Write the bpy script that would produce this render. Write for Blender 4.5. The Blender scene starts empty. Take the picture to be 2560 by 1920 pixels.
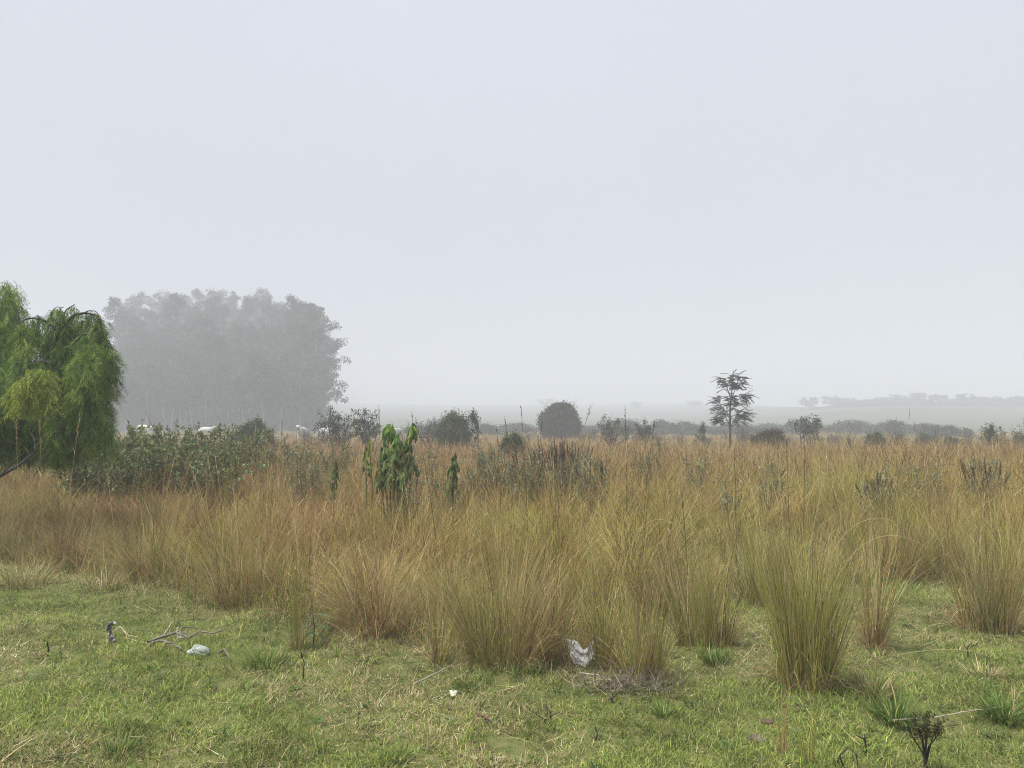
import bpy, math, random
import numpy as np
from mathutils import Vector

R = math.radians
sc = bpy.context.scene
col = sc.collection

# ------------------------------------------------------------------ camera
PITCH = R(3.094)
CAM_Z = 1.6
cam = bpy.data.cameras.new("camera")
cam.lens = 26.0
cam.sensor_width = 36.0
cam.clip_start = 0.05
cam.clip_end = 5000
cam_ob = bpy.data.objects.new("camera", cam)
col.objects.link(cam_ob)
cam_ob.location = (0, 0, CAM_Z)
cam_ob.rotation_euler = (R(90) + PITCH, 0, 0)
sc.camera = cam_ob

# ------------------------------------------------------------------ sky, sun, exposure
SUN_EL, SUN_AZ = R(66), R(245)          # soft sun behind the camera, above the fog
world = bpy.data.worlds.new("World")
sc.world = world
world.use_nodes = True
wt = world.node_tree
wt.nodes.clear()
out = wt.nodes.new("ShaderNodeOutputWorld")
bg = wt.nodes.new("ShaderNodeBackground")
sky = wt.nodes.new("ShaderNodeTexSky")
sky.sky_type = 'NISHITA'
sky.sun_disc = False
sky.sun_elevation = SUN_EL
sky.sun_rotation = SUN_AZ
sky.dust_density = 5.0
tc = wt.nodes.new("ShaderNodeTexCoord")
sep = wt.nodes.new("ShaderNodeSeparateXYZ")
ramp = wt.nodes.new("ShaderNodeValToRGB")
ramp.color_ramp.elements[0].position = 0.0
ramp.color_ramp.elements[0].color = (0.565, 0.60, 0.685, 1)
ramp.color_ramp.elements[1].position = 0.62
ramp.color_ramp.elements[1].color = (0.825, 0.865, 0.965, 1)
scl = wt.nodes.new("ShaderNodeVectorMath")
scl.operation = 'SCALE'
scl.inputs["Scale"].default_value = 2.75
nz = wt.nodes.new("ShaderNodeTexNoise")
nz.inputs["Scale"].default_value = 1.6
nz.inputs["Detail"].default_value = 3.0
nmap = wt.nodes.new("ShaderNodeMapRange")
nmap.inputs["From Min"].default_value = 0.3
nmap.inputs["From Max"].default_value = 0.7
nmap.inputs["To Min"].default_value = 0.955
nmap.inputs["To Max"].default_value = 1.03
sc2 = wt.nodes.new("ShaderNodeVectorMath")
sc2.operation = 'SCALE'
mix = wt.nodes.new("ShaderNodeMix")
mix.data_type = 'RGBA'
mix.inputs["Factor"].default_value = 0.93
L = wt.links.new
L(tc.outputs["Generated"], sep.inputs[0])
L(tc.outputs["Generated"], nz.inputs["Vector"])
L(sep.outputs["Z"], ramp.inputs[0])
L(ramp.outputs["Color"], scl.inputs[0])
L(nz.outputs["Fac"], nmap.inputs["Value"])
L(scl.outputs[0], sc2.inputs[0])
L(nmap.outputs[0], sc2.inputs["Scale"])
L(sky.outputs[0], mix.inputs["A"])
L(sc2.outputs[0], mix.inputs["B"])
L(mix.outputs["Result"], bg.inputs["Color"])
bg.inputs["Strength"].default_value = 0.074
L(bg.outputs[0], out.inputs["Surface"])

sun = bpy.data.lights.new("sun", 'SUN')
sun.energy = 1.5
sun.angle = R(16)                        # light diffused by the fog: no hard shadows
sun.color = (1.0, 0.965, 0.90)
sun_ob = bpy.data.objects.new("sun", sun)
col.objects.link(sun_ob)
sun_ob.rotation_euler = (R(90) - SUN_EL, 0, R(180) - SUN_AZ)

sc.view_settings.view_transform = 'Standard'
sc.view_settings.look = 'None'
sc.view_settings.gamma = 1.0
sc.view_settings.use_curve_mapping = False
sc.view_settings.exposure = 2.1
cy = sc.cycles
cy.use_denoising = True
cy.denoiser = 'OPENIMAGEDENOISE'
cy.denoising_input_passes = 'RGB_ALBEDO_NORMAL'
cy.denoising_prefilter = 'NONE'
cy.max_bounces = 7
cy.diffuse_bounces = 2
cy.glossy_bounces = 2
cy.transmission_bounces = 3
cy.volume_bounces = 3
cy.transparent_max_bounces = 8
cy.caustics_reflective = False
cy.caustics_refractive = False
cy.filter_width = 1.05
cy.use_adaptive_sampling = False
cy.sample_clamp_indirect = 4.0

# ------------------------------------------------------------------ helpers
FPX = 1850.0


def ray(px, py):
    dx, dz = (px - 1280) / FPX, (960 - py) / FPX
    c, s = math.cos(PITCH), math.sin(PITCH)
    return np.array([dx, c - dz * s, s + dz * c])


def at(px, py, Y):
    d = ray(px, py)
    return np.array([0, 0, CAM_Z]) + d * (Y / d[1])


def on_ground(px, py):
    d = ray(px, py)
    P = np.array([0, 0, CAM_Z]) + d * (-CAM_Z / d[2])
    P[2] = float(ground_z(P[0], P[1]))
    return P


_rt = np.random.RandomState(7)
_LAT = _rt.rand(256, 256)


def vnoise(x, y):
    x = np.asarray(x, float); y = np.asarray(y, float)
    xi = np.floor(x).astype(int); yi = np.floor(y).astype(int)
    fx = x - xi; fy = y - yi
    fx = fx * fx * (3 - 2 * fx); fy = fy * fy * (3 - 2 * fy)
    g = lambda a, b: _LAT[a & 255, b & 255]
    return (g(xi, yi) * (1 - fx) * (1 - fy) + g(xi + 1, yi) * fx * (1 - fy)
            + g(xi, yi + 1) * (1 - fx) * fy + g(xi + 1, yi + 1) * fx * fy)


def fbm(x, y, o=3):
    s, a, t = 0, 1.0, 0
    for k in range(o):
        s = s + a * vnoise(np.asarray(x) * 2 ** k + 17.3 * k, np.asarray(y) * 2 ** k + 5.1 * k)
        t += a; a *= 0.5
    return s / t


def sstep(a, b, v):
    t = np.clip((np.asarray(v, float) - a) / (b - a), 0, 1)
    return t * t * (3 - 2 * t)


def ground_z(x, y):
    x = np.asarray(x, float); y = np.asarray(y, float)
    near = ((fbm(x * 1.1 + 40, y * 1.1 + 40, 3) - 0.5) * 0.17 + (vnoise(x * 3.7, y * 3.7) - 0.5) * 0.035) * (1 - sstep(14, 30, np.abs(y)))
    far = (fbm(x * 0.05 + 90, y * 0.05 + 90, 2) - 0.5) * 0.5 * sstep(30, 80, y)
    q = 1 - sstep(0.16, 0.52, x / np.maximum(y, 30.0))      # the ridge lies farther off to the left
    t = np.clip((y - 105) / (285 + 520 * q), 0, 1)
    hill = t * t * (3 - 2 * t) * (9.6 + 14.5 * q + 3.0 * (fbm(x * 0.006 + 31, y * 0.004 + 60, 2) - 0.5))
    return near + far + hill


def nrm(v):
    return v / np.maximum(np.linalg.norm(v, axis=-1, keepdims=True), 1e-9)


class MB:
    def __init__(self):
        self.V, self.F, self.C, self.n = [], [], [], 0

    def add(self, V, Q, C):
        V = np.asarray(V, float).reshape(-1, 3)
        Q = np.asarray(Q, int).reshape(-1, 4)
        C = np.asarray(C, float)
        if C.ndim == 1:
            C = np.tile(C, (len(V), 1))
        self.V.append(V); self.F.append(Q + self.n); self.C.append(C.reshape(-1, 3)); self.n += len(V)

    def mesh(self, name, mat, smooth=False, origin=None):
        V = np.concatenate(self.V); Q = np.concatenate(self.F); C = np.concatenate(self.C)
        if origin is not None:
            V = V - np.asarray(origin)
        me = bpy.data.meshes.new(name)
        me.vertices.add(len(V))
        me.vertices.foreach_set("co", V.astype(np.float32).ravel())
        me.loops.add(Q.size)
        me.polygons.add(len(Q))
        me.polygons.foreach_set("loop_start", np.arange(0, Q.size, 4, dtype=np.int32))
        me.loops.foreach_set("vertex_index", Q.astype(np.int32).ravel())
        me.update(calc_edges=True)
        ca = me.color_attributes.new("Col", 'FLOAT_COLOR', 'POINT')
        rgba = np.ones((len(V), 4), np.float32)
        rgba[:, :3] = C
        ca.data.foreach_set("color", rgba.ravel())
        me.polygons.foreach_set("use_smooth", np.full(len(Q), smooth, dtype=bool))
        me.materials.append(mat)
        me.update()
        return me

    def build(self, name, mat, parent=None, origin=None, smooth=False):
        me = self.mesh(name, mat, smooth, origin)
        o = bpy.data.objects.new(name, me)
        col.objects.link(o)
        if parent is not None:
            o.parent = parent
        elif origin is not None:
            o.location = tuple(origin)
        return o


def tag(o, label=None, cat=None, group=None, kind=None):
    if label: o["label"] = label
    if cat: o["category"] = cat
    if group: o["group"] = group
    if kind: o["kind"] = kind
    return o


def empty(name, loc, label, cat, group=None):
    o = bpy.data.objects.new(name, None)
    o.empty_display_size = 0.2
    col.objects.link(o)
    o.location = tuple(loc)
    return tag(o, label, cat, group)


def copy_tree(o, parent=None):
    c = o.copy()
    col.objects.link(c)
    if parent is not None:
        c.parent = parent
    for ch in list(o.children):
        copy_tree(ch, c)
    return c


# ---- geometry generators ----------------------------------------------------
def blades(mb, rng, base, Ln, W, phi, lean, bend, seg, c0, c1, pw=1.4, tw=0.7, curl=0.0, taper=0.65):
    """curved tapering grass blades as quad strips"""
    n = len(base)
    t = np.linspace(0, 1, seg + 1)
    th = lean[:, None] + bend[:, None] * t[None] ** pw
    tm = 0.5 * (th[:, 1:] + th[:, :-1])
    ds = (Ln / seg)[:, None]
    z0 = np.zeros((n, 1))
    ph = phi[:, None] + np.asarray(curl).reshape(-1, 1) * t[None]
    phm = 0.5 * (ph[:, 1:] + ph[:, :-1])
    x = np.concatenate([z0, np.cumsum(np.sin(tm) * ds * np.cos(phm), 1)], 1)
    y = np.concatenate([z0, np.cumsum(np.sin(tm) * ds * np.sin(phm), 1)], 1)
    z = np.concatenate([z0, np.cumsum(np.cos(tm) * ds, 1)], 1)
    P = base[:, None, :] + np.stack([x, y, z], -1)
    wa = phi + math.pi / 2 + rng.normal(0, tw, n)
    wd = np.stack([np.cos(wa), np.sin(wa), np.zeros(n)], -1)
    prof = 0.12 + 0.88 * (1 - t) ** taper
    off = wd[:, None, :] * (0.5 * W[:, None] * prof[None])[..., None]
    V = np.stack([P - off, P + off], 2)                      # n, seg+1, 2, 3
    C = c0[:, None, :] + (c1 - c0)[:, None, :] * t[None, :, None]
    C = np.repeat(C[:, :, None, :], 2, 2)
    i = np.arange(n)[:, None] * (seg + 1) * 2 + np.arange(seg)[None] * 2
    Q = np.stack([i, i + 1, i + 3, i + 2], -1)
    mb.add(V.reshape(-1, 3), Q.reshape(-1, 4), np.clip(C, 0, 1).reshape(-1, 3))
    return P


def pick(rng, pal, w, n, jit=0.14):
    pal = np.asarray(pal, float)
    w = np.asarray(w, float); w = w / w.sum()
    c = pal[rng.choice(len(pal), n, p=w)]
    return c * (1 + rng.normal(0, jit, (n, 1))) * (1 + rng.normal(0, 0.05, (n, 3)))


def tube(mb, P, r, sides, c):
    P = np.asarray(P, float); k = len(P)
    r = np.asarray(r, float) * np.ones(k)
    T = np.gradient(P, axis=0); T = nrm(T)
    ref = np.array([0.31, 0.17, 0.93]) if abs(T[0][2]) < 0.9 else np.array([0.95, 0.2, 0.1])
    A = nrm(np.cross(T, ref)); B = np.cross(T, A)
    a = np.arange(sides) * 2 * math.pi / sides
    V = P[:, None] + r[:, None, None] * (np.cos(a)[None, :, None] * A[:, None] + np.sin(a)[None, :, None] * B[:, None])
    i = np.arange(k - 1)[:, None] * sides; j = np.arange(sides)[None]
    jn = (j + 1) % sides
    Q = np.stack([i + j, i + jn, i + sides + jn, i + sides + j], -1)
    c = np.asarray(c, float)
    if c.ndim == 2 and len(c) == k:
        c = np.repeat(c, sides, 0)
    mb.add(V.reshape(-1, 3), Q.reshape(-1, 4), c)


def leaves(mb, rng, P, D, Ln, W, c, roll=None):
    """leaf-sized diamonds growing from P along D"""
    n = len(P)
    D = nrm(D)
    rv = rng.normal(0, 1, (n, 3)) if roll is None else roll
    S = nrm(np.cross(D, rv))
    Ln = np.asarray(Ln) * np.ones(n); W = np.asarray(W) * np.ones(n)
    N = np.cross(D, S)
    m = P + D * (0.45 * Ln)[:, None] + N * (0.08 * Ln)[:, None]
    V = np.stack([P, m + S * (0.5 * W)[:, None], P + D * Ln[:, None], m - S * (0.5 * W)[:, None]], 1)
    Q = np.arange(n * 4).reshape(n, 4)
    mb.add(V.reshape(-1, 3), Q, np.repeat(c, 4, 0))


def rdir(rng, n):
    return nrm(rng.normal(0, 1, (n, 3)))


def lump(mb, rng, c, rad, colr, seg=10, amp=0.25):
    """irregular closed lump (stone, clod, fruit)"""
    th = np.linspace(0.02, math.pi - 0.02, seg)
    ph = np.arange(seg * 2) * math.pi / seg
    T, Pm = np.meshgrid(th, ph, indexing='ij')
    d = np.stack([np.sin(T) * np.cos(Pm), np.sin(T) * np.sin(Pm), np.cos(T)], -1)
    o = rng.rand(3) * 50
    rr = 1 + amp * (fbm(d[..., 0] * 1.7 + d[..., 2] + o[0], d[..., 1] * 1.7 - d[..., 2] + o[1], 3) - 0.5) * 2
    V = np.asarray(c) + d * rr[..., None] * np.asarray(rad)
    m = seg * 2
    i = np.arange(seg - 1)[:, None] * m; j = np.arange(m)[None]; jn = (j + 1) % m
    mb.add(V.reshape(-1, 3), np.stack([i + j, i + m + j, i + m + jn, i + jn], -1).reshape(-1, 4), colr)


# ------------------------------------------------------------------ materials
def plant_mat(name, trans=0.3, rough=0.6, spec=0.25, tint=None):
    m = bpy.data.materials.new(name)
    m.use_nodes = True
    nt = m.node_tree
    nt.nodes.clear()
    o = nt.nodes.new("ShaderNodeOutputMaterial")
    a = nt.nodes.new("ShaderNodeAttribute"); a.attribute_name = "Col"
    p = nt.nodes.new("ShaderNodeBsdfPrincipled")
    p.inputs["Roughness"].default_value = rough
    p.inputs["Specular IOR Level"].default_value = spec
    src = a.outputs["Color"]
    if tint == 'meadow':
        # the sward itself changes from red-brown (left and far) to olive-yellow (right, near)
        g = nt.nodes.new("ShaderNodeNewGeometry")
        s = nt.nodes.new("ShaderNodeSeparateXYZ")
        nt.links.new(g.outputs["Position"], s.inputs[0])
        n1 = nt.nodes.new("ShaderNodeTexNoise"); n1.inputs["Scale"].default_value = 0.22; n1.inputs["Detail"].default_value = 3
        nt.links.new(g.outputs["Position"], n1.inputs["Vector"])
        mx = nt.nodes.new("ShaderNodeMapRange")
        mx.inputs["From Min"].default_value = -4.0; mx.inputs["From Max"].default_value = 5.0
        mx.inputs["To Min"].default_value = -0.18; mx.inputs["To Max"].default_value = 0.34
        nt.links.new(s.outputs["X"], mx.inputs["Value"])
        my = nt.nodes.new("ShaderNodeMapRange")
        my.inputs["From Min"].default_value = 9.0; my.inputs["From Max"].default_value = 20.0
        my.inputs["To Min"].default_value = 0.0; my.inputs["To Max"].default_value = -0.42
        nt.links.new(s.outputs["Y"], my.inputs["Value"])
        ad = nt.nodes.new("ShaderNodeMath"); ad.operation = 'ADD'
        nt.links.new(mx.outputs[0], ad.inputs[0]); nt.links.new(my.outputs[0], ad.inputs[1])
        ad2 = nt.nodes.new("ShaderNodeMath"); ad2.operation = 'ADD'; ad2.use_clamp = True
        nt.links.new(ad.outputs[0], ad2.inputs[0]); nt.links.new(n1.outputs["Fac"], ad2.inputs[1])
        cr = nt.nodes.new("ShaderNodeValToRGB")
        e = cr.color_ramp.elements
        e[0].position = 0.22; e[0].color = (1.0, 0.92, 0.85, 1)
        e[1].position = 0.72; e[1].color = (0.98, 1.0, 0.72, 1)
        nt.links.new(ad2.outputs[0], cr.inputs[0])
        mm = nt.nodes.new("ShaderNodeMix"); mm.data_type = 'RGBA'; mm.blend_type = 'MULTIPLY'
        mm.inputs["Factor"].default_value = 1.0
        nt.links.new(a.outputs["Color"], mm.inputs["A"]); nt.links.new(cr.outputs[0], mm.inputs["B"])
        src = mm.outputs["Result"]
    nt.links.new(src, p.inputs["Base Color"])
    if trans > 0:
        t = nt.nodes.new("ShaderNodeBsdfTranslucent")
        x = nt.nodes.new("ShaderNodeMixShader")
        x.inputs[0].default_value = trans
        nt.links.new(src, t.inputs["Color"])
        nt.links.new(p.outputs[0], x.inputs[1]); nt.links.new(t.outputs[0], x.inputs[2])
        nt.links.new(x.outputs[0], o.inputs["Surface"])
    else:
        nt.links.new(p.outputs[0], o.inputs["Surface"])
    return m


def bark_mat(name, scale=14.0, amt=0.5, bump=0.4):
    m = bpy.data.materials.new(name)
    m.use_nodes = True
    nt = m.node_tree
    p = nt.nodes["Principled BSDF"]
    a = nt.nodes.new("ShaderNodeAttribute"); a.attribute_name = "Col"
    g = nt.nodes.new("ShaderNodeTexCoord")
    n = nt.nodes.new("ShaderNodeTexNoise"); n.inputs["Scale"].default_value = scale; n.inputs["Detail"].default_value = 4
    nt.links.new(g.outputs["Object"], n.inputs["Vector"])
    mr = nt.nodes.new("ShaderNodeMapRange")
    mr.inputs["From Min"].default_value = 0.3; mr.inputs["From Max"].default_value = 0.7
    mr.inputs["To Min"].default_value = 1 - amt; mr.inputs["To Max"].default_value = 1 + amt
    nt.links.new(n.outputs["Fac"], mr.inputs["Value"])
    v = nt.nodes.new("ShaderNodeVectorMath"); v.operation = 'SCALE'
    nt.links.new(a.outputs["Color"], v.inputs[0]); nt.links.new(mr.outputs[0], v.inputs["Scale"])
    nt.links.new(v.outputs[0], p.inputs["Base Color"])
    p.inputs["Roughness"].default_value = 0.85
    b = nt.nodes.new("ShaderNodeBump"); b.inputs["Strength"].default_value = bump; b.inputs["Distance"].default_value = 0.01
    nt.links.new(n.outputs["Fac"], b.inputs["Height"]); nt.links.new(b.outputs[0], p.inputs["Normal"])
    return m


M_LAWN = plant_mat("lawn_blades", 0.3, 0.6, 0.12)
M_TUS = plant_mat("tussock_blades", 0.18, 0.55, 0.13)
M_MEAD = plant_mat("meadow_blades", 0.18, 0.6, 0.12, 'meadow')
M_LEAF = plant_mat("leaf", 0.28, 0.5, 0.2)
M_FARLEAF = plant_mat("far_leaf", 0.15, 0.7, 0.2)
M_BARK = bark_mat("bark")
M_COAT = bark_mat("cattle_coat", 6.0, 0.06, 0.05)
M_DRY = plant_mat("dry_matter", 0.1, 0.8, 0.15)


def plastic_mat(name, trans, rough):
    m = plant_mat(name, trans, rough, 0.5)
    return m


M_PLASTIC = plastic_mat("plastic_film", 0.25, 0.35)

# ------------------------------------------------------------------ ground
def axis(fine0, fine1, step, lo, hi, growth=1.16):
    a = list(np.arange(fine0, fine1 + 1e-6, step))
    s, v = step, a[-1]
    while v < hi:
        s *= growth; v += s; a.append(min(v, hi))
    s, v = step, a[0]
    while v > lo:
        s *= growth; v -= s; a.insert(0, max(v, lo))
    return np.array(a)


def build_ground():
    xs = axis(-9, 9, 0.14, -1000, 1000, 1.12)
    ys = axis(2, 13, 0.14, -150, 1000, 1.07)
    X, Y = np.meshgrid(xs, ys)
    Z = ground_z(X, Y)
    V = np.stack([X, Y, Z], -1).reshape(-1, 3)
    nx, ny = len(xs), len(ys)
    i = np.arange(ny - 1)[:, None] * nx + np.arange(nx - 1)[None]
    Q = np.stack([i, i + 1, i + nx + 1, i + nx], -1).reshape(-1, 4)
    mb = MB(); mb.add(V, Q, np.array([0.1, 0.1, 0.05]))
    m = bpy.data.materials.new("ground_soil_and_pasture")
    m.use_nodes = True
    nt = m.node_tree
    p = nt.nodes["Principled BSDF"]
    p.inputs["Roughness"].default_value = 0.95
    p.inputs["Specular IOR Level"].default_value = 0.1
    g = nt.nodes.new("ShaderNodeNewGeometry")
    s = nt.nodes.new("ShaderNodeSeparateXYZ")
    nt.links.new(g.outputs["Position"], s.inputs[0])

    def noise(scale, det=4, rough=0.6):
        n = nt.nodes.new("ShaderNodeTexNoise")
        n.inputs["Scale"].default_value = scale; n.inputs["Detail"].default_value = det; n.inputs["Roughness"].default_value = rough
        nt.links.new(g.outputs["Position"], n.inputs["Vector"])
        return n

    def cramp(src, stops):
        c = nt.nodes.new("ShaderNodeValToRGB")
        e = c.color_ramp.elements
        while len(e) < len(stops):
            e.new(0.5)
        for k, (pos, cc) in enumerate(stops):
            e[k].position = pos; e[k].color = (*cc, 1)
        nt.links.new(src, c.inputs[0])
        return c

    def mixc(f, a, b):
        x = nt.nodes.new("ShaderNodeMix"); x.data_type = 'RGBA'
        nt.links.new(f, x.inputs["Factor"]); nt.links.new(a, x.inputs["A"]); nt.links.new(b, x.inputs["B"])
        return x.outputs["Result"]

    # near: damp soil, thatch and short green
    n1 = noise(9.0, 6)
    near = cramp(n1.outputs["Fac"], [(0.3, (0.045, 0.042, 0.02)), (0.5, (0.10, 0.12, 0.035)), (0.7, (0.17, 0.15, 0.07))])
    # fields further out: bands of pasture broken up by patches
    n2 = noise(0.05, 5)
    n3 = noise(0.9, 4)
    ad = nt.nodes.new("ShaderNodeMath"); ad.operation = 'MULTIPLY_ADD'
    nt.links.new(n2.outputs["Fac"], ad.inputs[0]); ad.inputs[1].default_value = 70.0
    nt.links.new(s.outputs["Y"], ad.inputs[2])
    mr = nt.nodes.new("ShaderNodeMapRange")
    mr.inputs["From Min"].default_value = 20.0; mr.inputs["From Max"].default_value = 460.0
    nt.links.new(ad.outputs[0], mr.inputs["Value"])
    far = cramp(mr.outputs[0], [(0.0, (0.17, 0.12, 0.055)), (0.16, (0.16, 0.135, 0.06)), (0.25, (0.10, 0.12, 0.055)),
                                (0.31, (0.085, 0.118, 0.06)), (0.44, (0.08, 0.105, 0.06)), (0.58, (0.09, 0.105, 0.05)), (0.66, (0.05, 0.06, 0.035)),
                                (0.74, (0.10, 0.11, 0.06)), (0.85, (0.06, 0.07, 0.04)), (1.0, (0.05, 0.06, 0.035))])
    gm = cramp(n3.outputs["Fac"], [(0.3, (0.72, 0.72, 0.72)), (0.7, (1.25, 1.2, 1.15))])
    mu = nt.nodes.new("ShaderNodeMix"); mu.data_type = 'RGBA'; mu.blend_type = 'MULTIPLY'
    mu.inputs["Factor"].default_value = 1.0
    nt.links.new(far.outputs[0], mu.inputs["A"]); nt.links.new(gm.outputs[0], mu.inputs["B"])
    fd = nt.nodes.new("ShaderNodeMapRange")
    fd.inputs["From Min"].default_value = 22.0; fd.inputs["From Max"].default_value = 40.0
    nt.links.new(s.outputs["Y"], fd.inputs["Value"])
    nt.links.new(mixc(fd.outputs[0], near.outputs[0], mu.outputs["Result"]), p.inputs["Base Color"])
    o = mb.build("ground", m, smooth=True)
    tag(o, "ground of soil, short turf and pasture rising to a low hill", "ground", kind="structure")


build_ground()

# ------------------------------------------------------------------ meadow outline (front edge of the tall grass)
EDGE_PX = [(-400, 1380), (0, 1395), (150, 1420), (300, 1440), (450, 1470), (600, 1500), (800, 1550), (960, 1560), (1080, 1585), (1260, 1592),
           (1440, 1585), (1600, 1560), (1680, 1500), (1760, 1475), (1850, 1460), (1960, 1455), (2100, 1450), (2200, 1445), (2300, 1440), (2400, 1445),
           (2480, 1480), (2560, 1500), (3000, 1540)]
EDGE = np.array([on_ground(*e)[:2] for e in EDGE_PX])
_ea = EDGE[:, 0] / EDGE[:, 1]


def edge_y(x, y):
    """distance of the meadow's front edge along the line of sight through (x, y)"""
    return np.interp(np.asarray(x) / np.maximum(np.asarray(y), 0.5), _ea, EDGE[:, 1])


# things that stand in the meadow and keep the grass off their place: (x, y, radius)
KEEP = []

# ------------------------------------------------------------------ lawn
GREEN = [(0.195, 0.27, 0.056), (0.275, 0.34, 0.08), (0.10, 0.155, 0.034), (0.36, 0.37, 0.115)]
STRAW = [(0.46, 0.38, 0.20), (0.34, 0.27, 0.13), (0.56, 0.50, 0.31), (0.22, 0.16, 0.085)]


def build_lawn():
    rng = np.random.RandomState(11)
    n = 1050000
    y = 2.7 + (11.0 - 2.7) * rng.rand(n) ** 1.25
    x = (rng.rand(n) * 2 - 1) * (0.80 * y + 0.9)
    keep = y < edge_y(x, y) + 1.3
    # fewer blades farther out, where each covers less of the picture
    keep &= rng.rand(n) < np.clip(1.15 - 0.06 * y, 0.4, 1)
    x, y = x[keep], y[keep]
    f_clump = fbm(x * 5.0, y * 5.0, 3)
    f_dry = fbm(x * 0.9 + 3, y * 1.2 + 9, 4)
    f_fine = fbm(x * 9 + 70, y * 9 + 20, 2)
    keep = rng.rand(len(x)) < np.clip(0.42 + 1.5 * (f_clump - 0.25), 0.25, 1) * np.where(vnoise(x * 2.1 + 31, y * 2.6 + 77) < 0.13, 0.3, 1.0)
    x, y, f_clump, f_dry, f_fine = x[keep], y[keep], f_clump[keep], f_dry[keep], f_fine[keep]
    n = len(x)
    base = np.stack([x, y, ground_z(x, y) - 0.004], -1)
    Ln = (0.016 + 0.050 * rng.rand(n) ** 1.8) * (0.55 + 0.95 * f_clump)
    rank = edge_y(x, y) - y                       # ranker, longer grass along the meadow's foot
    rk = np.clip(1 - rank / 1.1, 0, 1) * (0.4 + 1.2 * fbm(x * 1.7 + 50, y * 1.7, 2))
    Ln *= 1 + 2.2 * rk * rng.rand(n)
    W = rng.uniform(0.0030, 0.0062, n)
    phi = rng.rand(n) * 2 * math.pi + (f_fine - 0.5) * 3
    lean = np.abs(rng.normal(0.55, 0.38, n))
    bend = rng.normal(0.8, 0.5, n)
    dry = rng.rand(n) < np.clip((f_dry - 0.44) * 3.2 + 0.14 + 0.22 * rk + 0.25 * (f_fine - 0.5), 0.06, 0.75)
    g = pick(rng, GREEN, [4, 4, 2, 2], n, 0.18)
    g *= np.clip(0.30 + 1.3 * fbm(x * 2.6 + 11, y * 2.6 + 5, 3), 0.45, 1.3)[:, None] * rng.uniform(0.7, 1.3, (n, 1))
    s = pick(rng, STRAW, [3, 3, 2, 1], n, 0.2)
    c = np.where(dry[:, None], s, g)
    lean = np.where(dry, lean + 0.35, lean)
    tipdry = (rng.rand(n) < 0.3)[:, None]
    c1 = np.where(tipdry, 0.5 * c + 0.5 * s, c * 1.12)
    mb = MB()
    blades(mb, rng, base, Ln, W, phi, lean, bend, 2, c * 0.92, c1)
    # fallen straw and broken stems lying on the turf
    m = 5200
    y = 2.8 + 6.5 * rng.rand(m) ** 1.2
    x = (rng.rand(m) * 2 - 1) * (0.8 * y + 0.6)
    k = (y < edge_y(x, y) + 0.4) & (rng.rand(m) < np.clip((fbm(x * 0.9 + 3, y * 1.2 + 9, 4) - 0.3) * 3, 0.1, 1))
    x, y = x[k], y[k]; m = len(x)
    base = np.stack([x, y, ground_z(x, y) + rng.uniform(0.008, 0.035, m)], -1)
    Ln = 0.04 + 0.20 * rng.rand(m) ** 3.0
    c = pick(rng, STRAW, [4, 3, 4, 1], m, 0.2) * 1.1
    blades(mb, rng, base, Ln, rng.uniform(0.003, 0.0065, m), rng.rand(m) * 6.28, rng.normal(1.42, 0.16, m), rng.normal(0.05, 0.25, m), 3, c, c, curl=rng.normal(0, 0.4, m))
    # low broad-leaved weeds woven into the turf
    m = 240
    y = 2.9 + 5.5 * rng.rand(m) ** 1.2; x = (rng.rand(m) * 2 - 1) * (0.76 * y + 0.5)
    k = y < edge_y(x, y)
    for cx, cyy in zip(x[k], y[k]):
        q = rng.randint(6, 14); rr = rng.uniform(0.015, 0.06)
        a = rng.rand(q) * 6.28
        bp = np.stack([cx + rr * np.cos(a) * rng.rand(q), cyy + rr * np.sin(a) * rng.rand(q), float(ground_z(cx, cyy)) + rng.uniform(0.012, 0.04, q)], -1)
        c = pick(rng, [(0.10, 0.16, 0.05), (0.15, 0.21, 0.09), (0.17, 0.12, 0.07), (0.07, 0.11, 0.035)], [3, 2, 1, 2], 1, 0.15)
        leaves(mb, rng, bp, np.stack([np.cos(a), np.sin(a), rng.uniform(0.0, 0.7, q)], -1), rng.uniform(0.018, 0.045, q), rng.uniform(0.010, 0.020, q), np.repeat(c, q, 0) * rng.uniform(0.8, 1.2, (q, 1)), roll=np.tile([0, 0, 1.0], (q, 1)) + rng.normal(0, 0.3, (q, 3)))
    # broad-bladed clumps in the turf
    m = 170
    y = 3.0 + 5.5 * rng.rand(m); x = (rng.rand(m) * 2 - 1) * (0.75 * y + 0.5)
    k = y < edge_y(x, y) + 0.2
    for cx, cyy in zip(x[k], y[k]):
        q = rng.randint(6, 16)
        bp = np.stack([cx + rng.normal(0, 0.02, q), cyy + rng.normal(0, 0.02, q), np.full(q, float(ground_z(cx, cyy)))], -1)
        c = pick(rng, GREEN, [3, 4, 3, 1], q, 0.12) * rng.uniform(0.7, 1.25)
        blades(mb, rng, bp, rng.uniform(0.06, 0.15, q), rng.uniform(0.004, 0.009, q), rng.rand(q) * 6.28, rng.uniform(0.2, 0.8, q), rng.uniform(0.3, 1.4, q), 4, c, c * 1.1)
    o = mb.build("lawn_grass", M_LAWN)
    tag(o, "short green and straw-coloured turf in front of the tall grass", "grass", kind="stuff")


build_lawn()

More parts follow.
